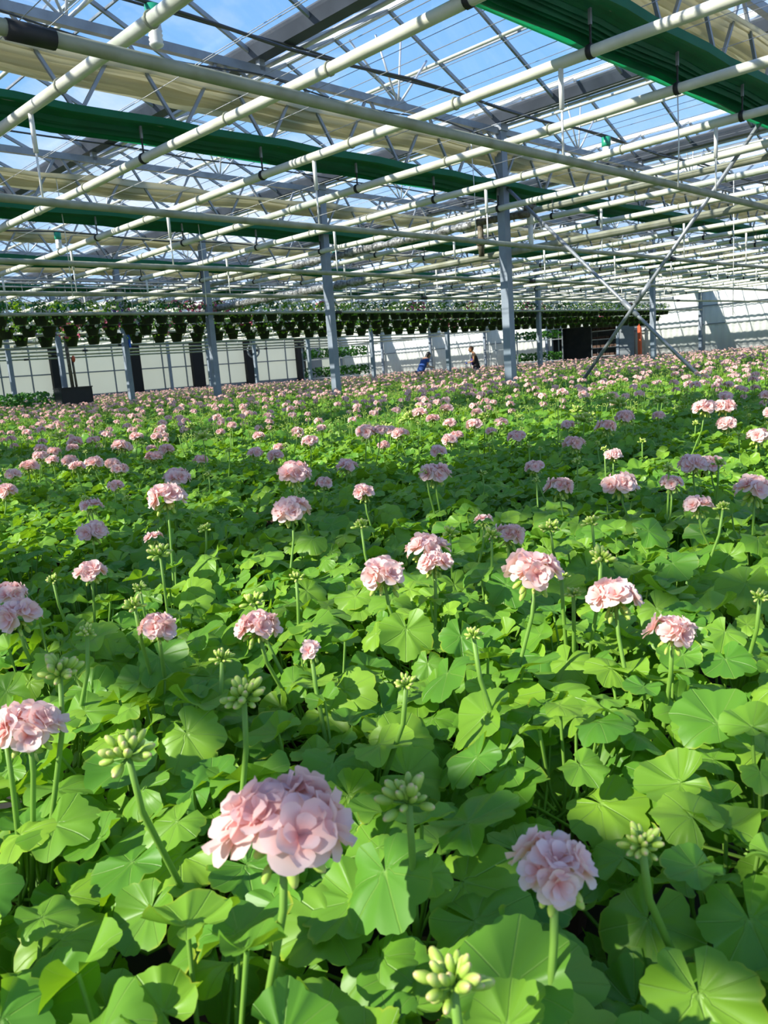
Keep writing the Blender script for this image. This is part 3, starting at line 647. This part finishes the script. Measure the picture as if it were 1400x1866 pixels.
S = [(0.445, 0.696, 0.805, 0.045), (0.287, 0.65, 0.819, 0.045), (0.435, 0.442, 0.779, 0.045), (0.512, 0.267, 0.77, 0.03), (0.633, 0.633, 0.77, 0.026), (0.33, 0.9, 0.823, 0.045), (0.311, 0.289, 0.77, 0.042), (1.05, 0.658, 0.77, 0.025), (1.12, 0.648, 0.812, 0.04), (1.177, 0.418, 0.77, 0.026), (0.738, 1.087, 0.77, 0.039), (0.601, 1.596, 0.77, 0.027), (0.879, 1.15, 0.77, 0.027), (0.67, 1.363, 0.77, 0.029), (1.303, 1.129, 0.77, 0.037), (1.446, 0.959, 0.77, 0.044), (0.73, 1.38, 0.822, 0.045)]
BNAME = {0: 'carrying the largest pink bloom, low left of centre', 1: 'with a big pink bloom at the left edge, above the lower corner', 2: 'with a bright pink bloom low at right', 3: 'with a pink bloom above hanging buds near the right edge',
         4: 'with a wide pale pink bloom right of centre', 5: 'with a broad pink bloom right of the widest pale one', 6: 'with a tall double pink bloom just right of centre', 7: 'with a white-pink bloom at the centre',
         9: 'with a single rose-pink bloom left of centre', 10: 'with a loose bloom topped by buds left of centre', 11: 'with a low bloom half hidden by leaves', 12: 'with a full pink bloom at the left edge', 13: 'with a small pink bloom left, above bare bud stalks',
         15: 'with a round pale bloom in front of the shaded patch', 16: 'with a tall stacked pink bloom in the left half', 18: 'with a small salmon-pink bloom in the left half', 21: 'with a bloom beside the shaded patch', 23: 'with a coral-edged bloom in the middle distance',
         24: 'with a pink bloom just behind the widest pale one', 26: 'with a bloom over drooping buds at right', 27: 'with a big round bloom at right, above the twin stalk', 29: 'with large blooms at the right edge'}
# plant positions: jittered hexagonal grid
def in_bench(x, y):
    for (a, b, c, d) in ben:
        if a+0.05 < x < b-0.05 and c+0.05 < y < d-0.05: return True
    return False
pts = []
row = 0; y = -0.4
rp = np.random.default_rng(5)
while y < 37.1:
    x = -2.5+(0.125 if row % 2 else 0)
    while x < 34.4:
        px_ = x+rp.uniform(-.035, .035); py_ = y+rp.uniform(-.035, .035)
        az = math.atan2(py_, px_)-YAW; rr = math.hypot(px_, py_)
        if in_bench(px_, py_) and not (rr < 0.27) and (abs(az) < 0.56 or rr < 0.9 and abs(az) < 1.2): pts.append((rr, px_, py_))
        x += 0.25
    y += 0.225; row += 1
pts.sort()
near = pts[:300]; far = pts[300:]
near_xy = np.array([(p[1], p[2]) for p in near])
heads = {i: [] for i in range(len(near))}
for hi_, L_ in ((True, B), (False, S)):
    for k_, (x, y, z, d) in enumerate(L_):
        dd = np.hypot(near_xy[:, 0]-x, near_xy[:, 1]-y); i = int(np.argmin(dd))
        heads[i].append((hi_, k_, x, y, z, d))
sm_cache = {}
R2 = random.Random(11)
GR = 'potted geraniums of the front rows'
def sec5(az): return 'far left' if az > 0.28 else 'left' if az > 0.1 else 'centre' if az > -0.08 else 'right' if az > -0.27 else 'far right'
def side(az): return 'left' if az > 0.12 else ('right' if az < -0.12 else 'middle')
for i, (rr, x, y) in enumerate(near):
    az = math.atan2(y, x)-YAW; o = thing('potted_geranium', (x, y, BZ-0.005), '', 'plant', GR)
    rz = R2.uniform(-PI, PI)
    link(bpy.data.objects.new('pot', potm), o)
    sc_ = R2.uniform(0.9, 1.08)
    fo = link(bpy.data.objects.new('foliage', FOL_HI[i % 6] if rr < 2.6 else FOL_MD[i % 8]), o, None, R2.uniform(-0.5, 0.5)); fo.scale = (1, 1, sc_)
    fo.rotation_euler[2] = [0, 0.5, -0.5, 1.0, -1.0][i % 5]
    hs = heads[i]; nb = 0; ns = 0; name = None
    if not hs and rr > 1.9:
        p = R2.random(); nh = (1 if p < 0.42 else 2 if p < 0.48 else 0) if rr > 3.6 else (1 if p < 0.10 else 0)
        for q in range(nh):
            hs.append((R2.random() < 0.75, 100+q, x+R2.uniform(-.09, .09), y+R2.uniform(-.09, .09), BZ+R2.uniform(0.33, 0.45), R2.uniform(0.06, 0.10)))
    if rr > 0.9 and R2.random() < 0.28:
        hs = hs+[(False, 200, x+R2.uniform(-.09, .09), y+R2.uniform(-.09, .09), BZ+R2.uniform(0.32, 0.40), R2.uniform(0.022, 0.036))]
    for (isb, k_, hx, hy, hz, d) in hs:
        lx, ly, lz = hx-x, hy-y, hz-(BZ-0.005)
        st = obj('flower_stem', stem_mb(lx, ly, lz-(d*0.12 if isb else 0), 0.10, 0.0034 if rr < 1.5 else 0.003), 'green_stem', o)
        if isb:
            me = BL_HI[(k_*3+i) % 4] if d > 0.055 else BL_HI[4]
            if k_ == 0: me = BL_HI[2]
            bo = link(bpy.data.objects.new('flower_head', me), st, (lx, ly, lz-d*0.18), R2.uniform(-PI, PI)); s_ = d/0.1; bo.scale = (s_, s_, s_*0.95)
            bu = link(bpy.data.objects.new('bud_cluster', BUD_D[k_ % 3]), st, (lx, ly, lz-d*0.13), R2.uniform(-PI, PI)); bu.scale = (d/0.1,)*3
            nb += 1
            if k_ in BNAME and not name: name = BNAME[k_]
        else:
            bu = link(bpy.data.objects.new('bud_cluster', BUD_U[k_ % 3]), st, (lx, ly, lz), R2.uniform(-PI, PI)); bu.scale = (d/0.05,)*3
            ns += 1
    if name: o['label'] = 'potted geranium ' + name
    else:
        a = 'in the '+ORD[min(19, int((rr-0.2)/0.33))]+' row back'
        w_ = ['no', 'one', 'two', 'three', 'four']
        o['label'] = 'leafy geranium, %s, %s, %s pink blooms, %s bud stalks' % (a, sec5(az), w_[min(nb, 4)], w_[min(ns, 4)])

# everything behind: one field of stuff, instanced low detail plants
def far_plant(seed, nb):
    rg = np.random.default_rng(seed); mb = foliage(seed, 20, 13, 2, (0.042, 0.062), 0.275, 0.155, False)
    for q in range(nb):
        a = rg.uniform(0, 6.28); rad = rg.uniform(0, 0.10); d = rg.uniform(0.055, 0.09); h = rg.uniform(0.31, 0.42)
        c = np.array([rad*math.cos(a), rad*math.sin(a), h])
        mb.tube([(c[0]*0.6, c[1]*0.6, 0.2), c], 0.0032, 5, 1, False)
        bb = bloom(seed*7+q, 6, 0.8, False, d)
        V = np.concatenate(bb.v)+c-np.array([0, 0, d*0.18]); mb.add(V, bb.f, 2, np.concatenate(bb.a), True)
    for q in range(int(rg.integers(1, 4))):
        a = rg.uniform(0, 6.28); rad = rg.uniform(0, 0.12); h = rg.uniform(0.30, 0.38); c = np.array([rad*math.cos(a), rad*math.sin(a), h])
        mb.tube([(c[0]*0.6, c[1]*0.6, 0.2), c], 0.0032, 5, 1, False)
        bb = buds(seed*9+q, 6, 0.034, False, False, 0.008); V = np.concatenate(bb.v)+c; mb.add(V, bb.f, 3, np.concatenate(bb.a), True)
    return mb
protos = []
pcol = bpy.data.collections.new('plant_kinds')
for i, nb in enumerate((0, 1, 0, 1, 0, 0, 2, 0)):
    me = far_plant(900+i, nb).mesh('geranium_kind', ['geranium_leaf', 'green_stem', 'pink_petal', 'bud'])
    po = bpy.data.objects.new('geranium_kind', me); protos.append(po)
def field(name, P, label, kinds, zoff=0.0, sc=(0.9, 1.1)):
    me = bpy.data.meshes.new(name); me.from_pydata([(x, y, z) for x, y, z in P], [], []); o = link(bpy.data.objects.new(name, me))
    tag(o, label, 'plants', None, 'stuff')
    ng = bpy.data.node_groups.new(name, 'GeometryNodeTree'); ng.interface.new_socket('Geometry', in_out='INPUT', socket_type='NodeSocketGeometry'); ng.interface.new_socket('Geometry', in_out='OUTPUT', socket_type='NodeSocketGeometry')
    n = ng.nodes; l = ng.links; gi = n.new('NodeGroupInput'); go = n.new('NodeGroupOutput')
    join = n.new('GeometryNodeGeometryToInstance')
    g2 = n.new('GeometryNodeJoinGeometry')
    # each prototype becomes one instance of the list; pick by index
    for po in reversed(kinds):
        oi = n.new('GeometryNodeObjectInfo'); oi.inputs['Object'].default_value = po; oi.inputs['As Instance'].default_value = True
        l.new(oi.outputs['Geometry'], g2.inputs[0])
    mtp = n.new('GeometryNodeMeshToPoints'); l.new(gi.outputs[0], mtp.inputs[0])
    iop = n.new('GeometryNodeInstanceOnPoints'); iop.inputs['Pick Instance'].default_value = True
    rv = n.new('FunctionNodeRandomValue'); rv.data_type = 'INT'; rv.inputs[4].default_value = 0; rv.inputs[5].default_value = len(kinds)-1
    rr_ = n.new('FunctionNodeRandomValue'); rr_.data_type = 'FLOAT_VECTOR'; rr_.inputs[0].default_value = (0, 0, -0.9); rr_.inputs[1].default_value = (0, 0, 0.9)
    rs = n.new('FunctionNodeRandomValue'); rs.data_type = 'FLOAT'; rs.inputs[2].default_value = sc[0]; rs.inputs[3].default_value = sc[1]; rs.inputs['Seed'].default_value = 3
    l.new(mtp.outputs[0], iop.inputs['Points']); l.new(g2.outputs[0], iop.inputs['Instance']); l.new(rv.outputs[2], iop.inputs['Instance Index'])
    l.new(rr_.outputs[0], iop.inputs['Rotation']); l.new(rs.outputs[1], iop.inputs['Scale'])
    l.new(iop.outputs[0], go.inputs[0])
    md = o.modifiers.new('scatter', 'NODES'); md.node_group = ng
    return o
field('geranium_field', [(x, y, BZ) for rr, x, y in far], 'dense field of pink flowering geraniums spreading back to the walls', protos)

# ------------------------------------------------------------------ hanging baskets
bp = MB().lathe([(0.0, -0.21), (0.10, -0.21), (0.15, -0.02), (0.162, -0.02), (0.162, 0.0), (0.15, 0.0), (0.125, -0.03), (0.0, -0.03)], seg=14); bpm = bp.mesh('basket_pot', 'black_pot')
def basket_fol(seed):
    rg = np.random.default_rng(seed); mb = MB()
    for i in range(100):
        a = rg.uniform(0, 6.28); el = rg.uniform(-0.5, 1.5); n = np.array([math.cos(a)*math.cos(el), math.sin(a)*math.cos(el), math.sin(el)])
        c = n*np.array([0.20, 0.20, 0.17])*rg.uniform(.7, 1.15)+np.array([0, 0, 0.07 if el > 0 else -0.02])
        V, F, A = leaf_geom(rg.uniform(0.022, 0.036), 8, 2, rg); A[:, 2] = rg.random(); M_ = rot_to(n+rg.normal(0, .3, 3), rg.uniform(0, 6)); mb.add(V@M_.T+c, F, 0, A, True)
    return mb.mesh('foliage', ['geranium_leaf' if seed % 2 else 'dark_leaf'])
def basket_flw(seed, n_, m_):
    rg = np.random.default_rng(seed); mb = MB()
    for i in range(n_):
        a = rg.uniform(0, 6.28); el = rg.uniform(-0.5, 1.4); n = np.array([math.cos(a)*math.cos(el), math.sin(a)*math.cos(el), math.sin(el)])
        c = n*np.array([0.22, 0.22, 0.20])+np.array([0, 0, 0.06]); M_ = rot_to(n, rg.uniform(0, 6)); R = rg.uniform(.028, .042)
        V = [(0, 0, -0.3*R)]+[(R*(1-.12*(j % 2))*math.cos(j*PI/5), R*(1-.12*(j % 2))*math.sin(j*PI/5), 0.25*R) for j in range(10)]
        mb.add(np.array(V)@M_.T+c, [(0, 1+j, 1+(j+1) % 10) for j in range(10)], 0, None, False)
    return mb.mesh('flowers', [m_])
BF = [basket_fol(500+i) for i in range(4)]
BW = {'white': [basket_flw(520+i, 26, 'white_petal') for i in range(3)], 'pink': [basket_flw(530, 24, 'rose_petal')], 'violet': [basket_flw(535, 14, 'violet_petal')], 'few white': [basket_flw(540, 7, 'white_petal')]}
RAILZ = Z0+2.088
def hanger_mesh(h):
    hg = MB()
    for a in (0, 2.09, 4.19): hg.tube([(0.14*math.cos(a), 0.14*math.sin(a), -0.005), (0, 0, 0.36), (0, 0, h+0.03)], 0.003, 5)
    return hg.mesh('hanger', 'galvanised_steel')
tiers = [(15.35, Z0+1.47, 0.37, 'top'), (15.80, Z0+1.27, 0.42, 'middle'), (16.35, Z0+1.13, 0.50, 'lowest'), (17.1, Z0+1.48, 0.46, 'rear')]
R3 = random.Random(3)
def secname(x): return ('left of the second leaning post' if x < 9.9 else 'in the left half behind the posts' if x < 14 else 'behind the tallest middle posts' if x < 20 else 'right of the tall near post' if x < 27 else 'towards the right-hand wall')
for y, z, sp, tn in tiers:
    x = 3.6+R3.uniform(0, .3); hgm = hanger_mesh(RAILZ-z)
    while x < 32.6:
        kind = 'white'; p = R3.random()
        if x < 9: kind = 'pink' if p < 0.2 else 'violet' if p < 0.35 else 'few white'
        elif 9.0 < x < 10.7 and tn == 'top': kind = 'pink'
        else: kind = 'pink' if p < 0.08 else 'few white' if p < 0.4 else 'white'
        o = thing('hanging_basket', (x+R3.uniform(-.05, .05), y+R3.uniform(-.01, .01), z+R3.uniform(-.02, .02)),
                  'black hanging basket with %s flowers, %s tier, %s' % (kind, tn, secname(x)), 'hanging basket', 'hanging baskets in the long row')
        o.rotation_euler = (0, 0, R3.uniform(-PI, PI))
        link(bpy.data.objects.new('basket_pot', bpm), o)
        link(bpy.data.objects.new('foliage', R3.choice(BF)), o); link(bpy.data.objects.new('flowers', R3.choice(BW[kind])), o); link(bpy.data.objects.new('hanger', hgm), o)
        x += sp*R3.uniform(.92, 1.08)
# carrying rails for the baskets
for j, (y, z, sp, tn) in enumerate(tiers):
    o = obj('basket_rail', MB().tube([(2.7, y, RAILZ), (33, y, RAILZ)], 0.016, 8), 'galvanised_steel'); tag(o, 'thin steel rail carrying the %s tier of hanging baskets' % tn, 'rail', 'basket rails')

# ------------------------------------------------------------------ black box and its column
o = thing('equipment_box', (9.97, 22.74, 0), 'matt black square box standing at the foot of a far left post', 'box')
t = MB(); t.box((0, 0, 0.80), (0.92, 0.5, 0.84)); obj('casing', t, 'dark_box', o)
t = MB(); t.box((0, 0, 1.235), (0.96, 0.54, 0.03)); obj('lid', t, 'dark_box', o)
t = MB()
for a in (-0.4, 0.4):
    for b in (-0.2, 0.2): t.box((a, b, 0.19), (0.05, 0.05, 0.38))
obj('stand', t, 'dark_box', o)
t = MB(); t.tube([(0.0, 0.0, 1.25), (-0.02, 0, 2.7)], 0.05, 10); t.tube([(0.12, 0, 1.25), (0.10, 0, 2.1)], 0.035, 8); obj('riser', t, 'rusty_valve', o)
tag(obj('gauge', MB().blob((0.12, -0.05, 2.05), (0.05, 0.05, 0.10)), 'orange_paint', o), 'small red gauge')
o = obj('blue_tape', MB().box((9.94+0.09, 18.95+0.2, Z0+1.17), (0.03, 0.14, 0.4)), 'blue_tape'); tag(o, 'strip of bright blue plastic tied to a left-hand post below the baskets', 'tape')
# round fan near back wall
o = thing('circulation_fan', (26.84, 37.0, Z0+1.45), 'round grey wall fan hanging before the pale back wall', 'fan')
t = MB(); V = []
for k_ in range(24):
    a = 2*PI*k_/24; V.append((0.38*math.cos(a), 0, 0.38*math.sin(a)))
V.append(V[0]); t.tube(V, 0.05, 8); obj('housing', t, 'grey_panel', o)
bl_ = MB()
for k_ in range(5): a = 2*PI*k_/5; bl_.bar((0, 0, 0), (0.32*math.cos(a), 0.03, 0.32*math.sin(a)), 0.03, 0.13)
obj('blades', bl_, 'dark_box', o); obj('bracket', MB().bar((0, 0, 0.38), (0, 0, 0.66), 0.03, 0.03), 'galvanised_steel', o)

# ------------------------------------------------------------------ plant trolleys
def shelf_fol(w_, d_, h, seed):
    rg = np.random.default_rng(seed); mb = MB()
    for i in range(int(w_*d_*260)):
        c = np.array([rg.uniform(-w_/2, w_/2), rg.uniform(-d_/2, d_/2), rg.uniform(0.08, h)])
        V, F, A = leaf_geom(rg.uniform(0.05, 0.08), 9, 2, rg); A[:, 2] = rg.random(); n = np.array([c[0]/w_, c[1]/d_*1.5, 0.6])+rg.normal(0, .5, 3)
        mb.add(V@rot_to(n, rg.uniform(0, 6)).T+c, F, 0, A, True)
    return mb
def trolley(x, y, w_, d_, zs, h, rz, lab, seed, plants=True):
    o = thing('plant_trolley', (x, y, 0), lab, 'trolley', None, rz)
    ps = MB().box((0, 0, (zs[-1]+h+0.1)/2), (0.045, 0.045, zs[-1]+h+0.1)).mesh('upright', 'grey_panel')
    for a in (-w_/2, w_/2):
        for b in (-d_/2, d_/2): link(bpy.data.objects.new('upright', ps), o, (a, b, 0))
    sm = MB().box((0, 0, 0), (w_, d_, 0.03)).mesh('shelf', 'aluminium')
    for k_, z in enumerate(zs):
        link(bpy.data.objects.new('shelf', sm), o, (0, 0, z))
        q = obj('young_plants', shelf_fol(w_, d_, h, seed+k_), 'dark_leaf', None); q.location = (x, y, z); q.rotation_euler = (0, 0, rz)
        tag(q, 'mass of dark green young plants on the %s shelf of the %s' % ('upper' if k_ == len(zs)-1 else 'lower', lab.split(',')[0]), 'plants', None, 'stuff')
trolley(26.2, 29.4, 3.2, 0.7, (0.85, 1.75), 0.50, -0.75, 'wide two-shelf plant trolley in front of the white wall, left of the people', 600)
trolley(33.0, 22.2, 2.2, 0.7, (0.85, 1.85), 0.42, -0.75, 'plant trolley at the dark doorway, right of the people', 620)
# empty trolley uprights near the second person
for i, (x, y) in enumerate(((31.6, 23.1), (32.0, 24.0), (32.2, 24.5), (32.6, 25.2), (31.7, 25.4), (33.4, 24.2))):
    o = obj('rack_upright', MB().tube([(0, 0, 0), (0, 0, 2.0)], 0.022, 8), 'grey_panel', None, (x, y, 0)); tag(o, 'bare dark rack upright standing before the white wall', 'rack', 'bare rack uprights before the white wall')
o = obj('rack_rail', MB().bar((31.6, 23.1, 1.55), (32.6, 25.2, 1.55), 0.03, 0.03), 'grey_panel'); tag(o, 'thin dark rail joining the bare rack uprights', 'rack')
# doorway content
o = struct('door_1', MB().box((XW+0.05, 23.05, 1.2), (0.14, 0.12, 2.5)).box((XW+0.05, 19.1, 1.2), (0.14, 0.12, 2.5)).box((XW+0.05, 21.07, 2.45), (0.14, 4.0, 0.12)), 'aluminium')
rm_ = MB(); rm_.box((XW+5.2, 21, 1.6), (0.1, 9, 3.2)); rm_.box((XW+2.7, 25.4, 1.6), (5, 0.1, 3.2)); rm_.box((XW+2.7, 16.6, 1.6), (5, 0.1, 3.2)); rm_.box((XW+2.7, 21, 3.25), (5.4, 9, 0.1))
struct('wall_annex', rm_, 'grey_panel')
o = thing('seedling_rack', (XW+1.5, 20.3, 0), 'brown rack of seed trays inside the dark doorway', 'rack')
for k_ in range(5):
    obj('shelf', MB().box((0, 0, 0.45+0.42*k_), (0.6, 2.2, 0.03)), 'aluminium', o); t = MB()
    for q in range(9): t.box((0, -0.98+0.245*q, 0.53+0.42*k_), (0.5, 0.21, 0.13))
    obj('trays', t, 'brown_tray', o)
for a in (-0.28, 0.28):
    for b in (-1.1, 1.1): obj('upright', MB().box((a, b, 1.2), (0.04, 0.04, 2.4)), 'grey_panel', o)
o = thing('orange_post', (XW-0.35, 17.98, 0), 'orange-red painted steel post beside the doorway', 'post')
obj('post', MB().box((0, 0, 1.15), (0.14, 0.14, 2.3)), 'orange_paint', o); obj('top_rail', MB().box((0, 0.5, 2.1), (0.05, 1.2, 0.05)), 'grey_panel', o)
o = obj('grey_door_leaf', MB().box((XW-0.12, 18.75, 1.15), (0.06, 0.75, 2.3)), 'grey_panel'); tag(o, 'flat grey sliding door leaf right of the dark doorway', 'door')

# leafy plants at far left edge
q = obj('leafy_plants', shelf_fol(2.0, 1.2, 0.75, 650), 'dark_leaf'); q.location = (8.7, 23.6, BZ); tag(q, 'dark taller leafy plants at the far left edge of the field', 'plants', None, 'stuff')

# ------------------------------------------------------------------ people
def skin_mesh(name, verts, edges, m_, parent, root=0, sub=1):
    me = bpy.data.meshes.new(name); me.from_pydata([v[:3] for v in verts], edges, []); me.materials.append(MATS[m_])
    o = link(bpy.data.objects.new(name, me), parent)
    sk = o.modifiers.new('skin', 'SKIN'); sk.use_smooth_shade = True
    for i, v in enumerate(verts):
        d = me.skin_vertices[0].data[i]; d.radius = (v[3], v[4] if len(v) > 4 else v[3]); d.use_root = (i == root)
    su = o.modifiers.new('sub', 'SUBSURF'); su.levels = sub; su.render_levels = sub
    return o
def person(loc, rz, label, lean, P):
    """standing figure facing local +X, bent forward by lean at the hips, arms reaching forward over the bench"""
    o = thing('person', loc, label, 'person', None, rz)
    cl_, sl = math.cos(lean), math.sin(lean)
    def T(x, y, z): z -= 0.92; return (x*cl_+z*sl, y, 0.92+z*cl_-x*sl)
    V = []; E = []
    def add(p, r_, to=None, rb=None):
        V.append((*p, r_, rb or r_)); 
        if to is not None: E.append((to, len(V)-1))
        return len(V)-1
    pel = add((0, 0, 0.92), 0.10, None, 0.12); wa = add(T(0, 0, 1.08), 0.09, pel, 0.115); cst = add(T(0, 0, 1.27), 0.10, wa, 0.135); sho = add(T(0, 0, 1.40), 0.09, cst, 0.14); nk = add(T(0.0, 0, 1.47), 0.052, sho); hb = add(T(0.03, 0, 1.54), 0.055, nk)
    hands = []
    for s_ in (-1, 1):
        hip = add((0, s_*0.09, 0.84), 0.088, pel); kn = add((0.01, s_*0.10, 0.48), 0.056, hip); ca = add((-0.01, s_*0.10, 0.32), 0.052, kn); an = add((-0.02, s_*0.10, 0.09), 0.036, ca); add((0.13, s_*0.11, 0.035), 0.032, an)
        sh = add(T(0.0, s_*0.17, 1.385), 0.055, sho); el = T(0.02, s_*0.21, 1.13); el = (el[0]+0.05, el[1], el[2]); e_ = add(el, 0.038, sh)
        ha = (el[0]+0.24, s_*0.13, max(0.86, el[2]-0.06)); wr_ = add(ha, 0.024, e_)
        pa = add((ha[0]+0.05, s_*0.125, ha[2]-0.01), 0.026, wr_)
        for k_, (dy, ln) in enumerate(((-0.027, 0.06), (-0.009, 0.07), (0.009, 0.068), (0.027, 0.052))):
            a_ = add((ha[0]+0.09, s_*0.125+dy, ha[2]-0.012), 0.009, pa); b_ = add((ha[0]+0.09+ln*0.5, s_*0.125+dy, ha[2]-0.025), 0.0085, a_); add((ha[0]+0.09+ln*0.85, s_*0.125+dy, ha[2]-0.05), 0.008, b_)
        t_ = add((ha[0]+0.06, s_*0.125-s_*0.035, ha[2]-0.012), 0.010, wr_); add((ha[0]+0.095, s_*0.125-s_*0.05, ha[2]-0.03), 0.009, t_)
        hands.append((sh, e_, wr_))
    body = skin_mesh('body', V, E, P['skin'], o)
    # head
    hc = T(0.05, 0, 1.625); Rm = np.array(Matrix.Rotation(lean*0.75, 3, 'Y'))
    hm = MB(); hm.blob(hc, (0.093, 0.076, 0.118), 16, 12, 0, Rm)
    hm.blob(np.array(hc)+Rm@np.array((0.095, 0, -0.01)), (0.018, 0.012, 0.022), 8, 6, 0, Rm); hm.blob(np.array(hc)+Rm@np.array((0.045, 0, -0.08)), (0.045, 0.04, 0.04), 8, 6, 0, Rm)
    for s_ in (-1, 1): hm.blob(np.array(hc)+Rm@np.array((0.0, s_*0.078, -0.01)), (0.02, 0.01, 0.03), 8, 6, 0, Rm)
    obj('head', hm, P['skin'], o)
    em = MB()
    for s_ in (-1, 1): em.blob(np.array(hc)+Rm@np.array((0.084, s_*0.030, 0.012)), (0.008, 0.013, 0.008), 8, 6, 0, Rm)
    obj('eyes', em, 'eye', o); obj('mouth', MB().blob(np.array(hc)+Rm@np.array((0.084, 0, -0.058)), (0.01, 0.022, 0.007), 8, 6, 0, Rm), 'lips', o)
    h = MB(); h.blob(np.array(hc)+Rm@np.array((-0.018, 0, 0.022)), (0.100, 0.086, 0.114), 16, 12, 0, Rm, None, 0.05)
    for q in P['hair_blobs']: h.blob(np.array(hc)+Rm@np.array(q[0]), q[1], 12, 9, 0, Rm, None, 0.08)
    obj('hair', h, P['hair'], o)
    # clothes
    C = []; Ec = []
    def addc(p, ra, rb, to=None):
        C.append((*p, ra, rb)); 
        if to is not None: Ec.append((to, len(C)-1))
        return len(C)-1
    a = addc((0, 0, 0.84), 0.15, 0.175); a2 = addc((0, 0, 0.93), 0.15, 0.175, a); b = addc(T(0, 0, 1.08), 0.14, 0.165, a2); c = addc(T(0, 0, 1.27), 0.145, 0.18, b); d = addc(T(0, 0, 1.40), 0.10, 0.15, c)
    if P['sleeves']:
        for s_ in (-1, 1):
            s0 = addc(T(0.0, s_*0.17, 1.385), 0.068, 0.068, d); sh = V[hands[0 if s_ < 0 else 1][0]]; el = V[hands[0 if s_ < 0 else 1][1]]
            mid = tuple(sh[i]*0.4+el[i]*0.6 for i in range(3)); addc(mid, 0.056, 0.056, s0)
    skin_mesh('top', C, Ec, P['top'], o)
    C = []; Ec = []
    a = addc((0, 0, 0.93), 0.15, 0.165)
    for s_ in (-1, 1):
        b = addc((0, s_*0.09, 0.82), 0.10, 0.10, a); c = addc((0.01, s_*0.10, 0.48), 0.07, 0.07, b); addc((-0.02, s_*0.10, 0.11), 0.058, 0.058, c)
    skin_mesh('trousers', C, Ec, 'dark_trousers', o)
    if P.get('apron'):
        t = MB(); t.blob(T(0.12, 0, 1.13), (0.06, 0.13, 0.16), 12, 9); obj('apron', t, 'purple_cloth', o)
        t = MB()
        for s_ in (-1, 1):
            w_ = V[hands[0 if s_ < 0 else 1][2]]; t.blob((w_[0]+0.055, w_[1], w_[2]-0.01), (0.06, 0.04, 0.03), 10, 7)
        obj('gloves', t, 'blue_glove', o)
    t = MB()
    for s_ in (-1, 1): t.blob((0.06, s_*0.11, 0.045), (0.14, 0.055, 0.05), 12, 8)
    obj('shoes', t, 'dark_box', o)
    return o
person((22.72, 20.66, 0), -0.15, 'person in a blue T-shirt with long dark hair bending over the plants', 0.60,
       dict(skin='skin', hair='hair_black', hair_blobs=[((-0.07, 0, -0.09), (0.06, 0.075, 0.12)), ((-0.09, 0, -0.2), (0.045, 0.06, 0.09))], top='blue_shirt', sleeves=True))
person((26.2, 20.68, 0), 2.25, 'person in a dark sleeveless top with brown hair facing left by the white wall', 0.22,
       dict(skin='skin_tan', hair='hair_brown', hair_blobs=[((-0.085, 0, 0.05), (0.05, 0.05, 0.05))], top='dark_top', sleeves=False, apron=True))
# small green plants the people are handling
for (x, y, lab, sd_) in ((23.35, 20.2, 'small dark green plant in front of the blue-shirted person', 700), (25.3, 20.95, 'bushy green plant held up by the person in the dark top', 710)):
    o = thing('young_plant', (x, y, BZ), lab, 'plant')
    obj('foliage', foliage(sd_, 40, 11, 2, (0.05, 0.07), 0.34, 0.2, False), ['dark_leaf', 'green_stem'], o); link(bpy.data.objects.new('pot', potm), o)
bpy.context.view_layer.update()
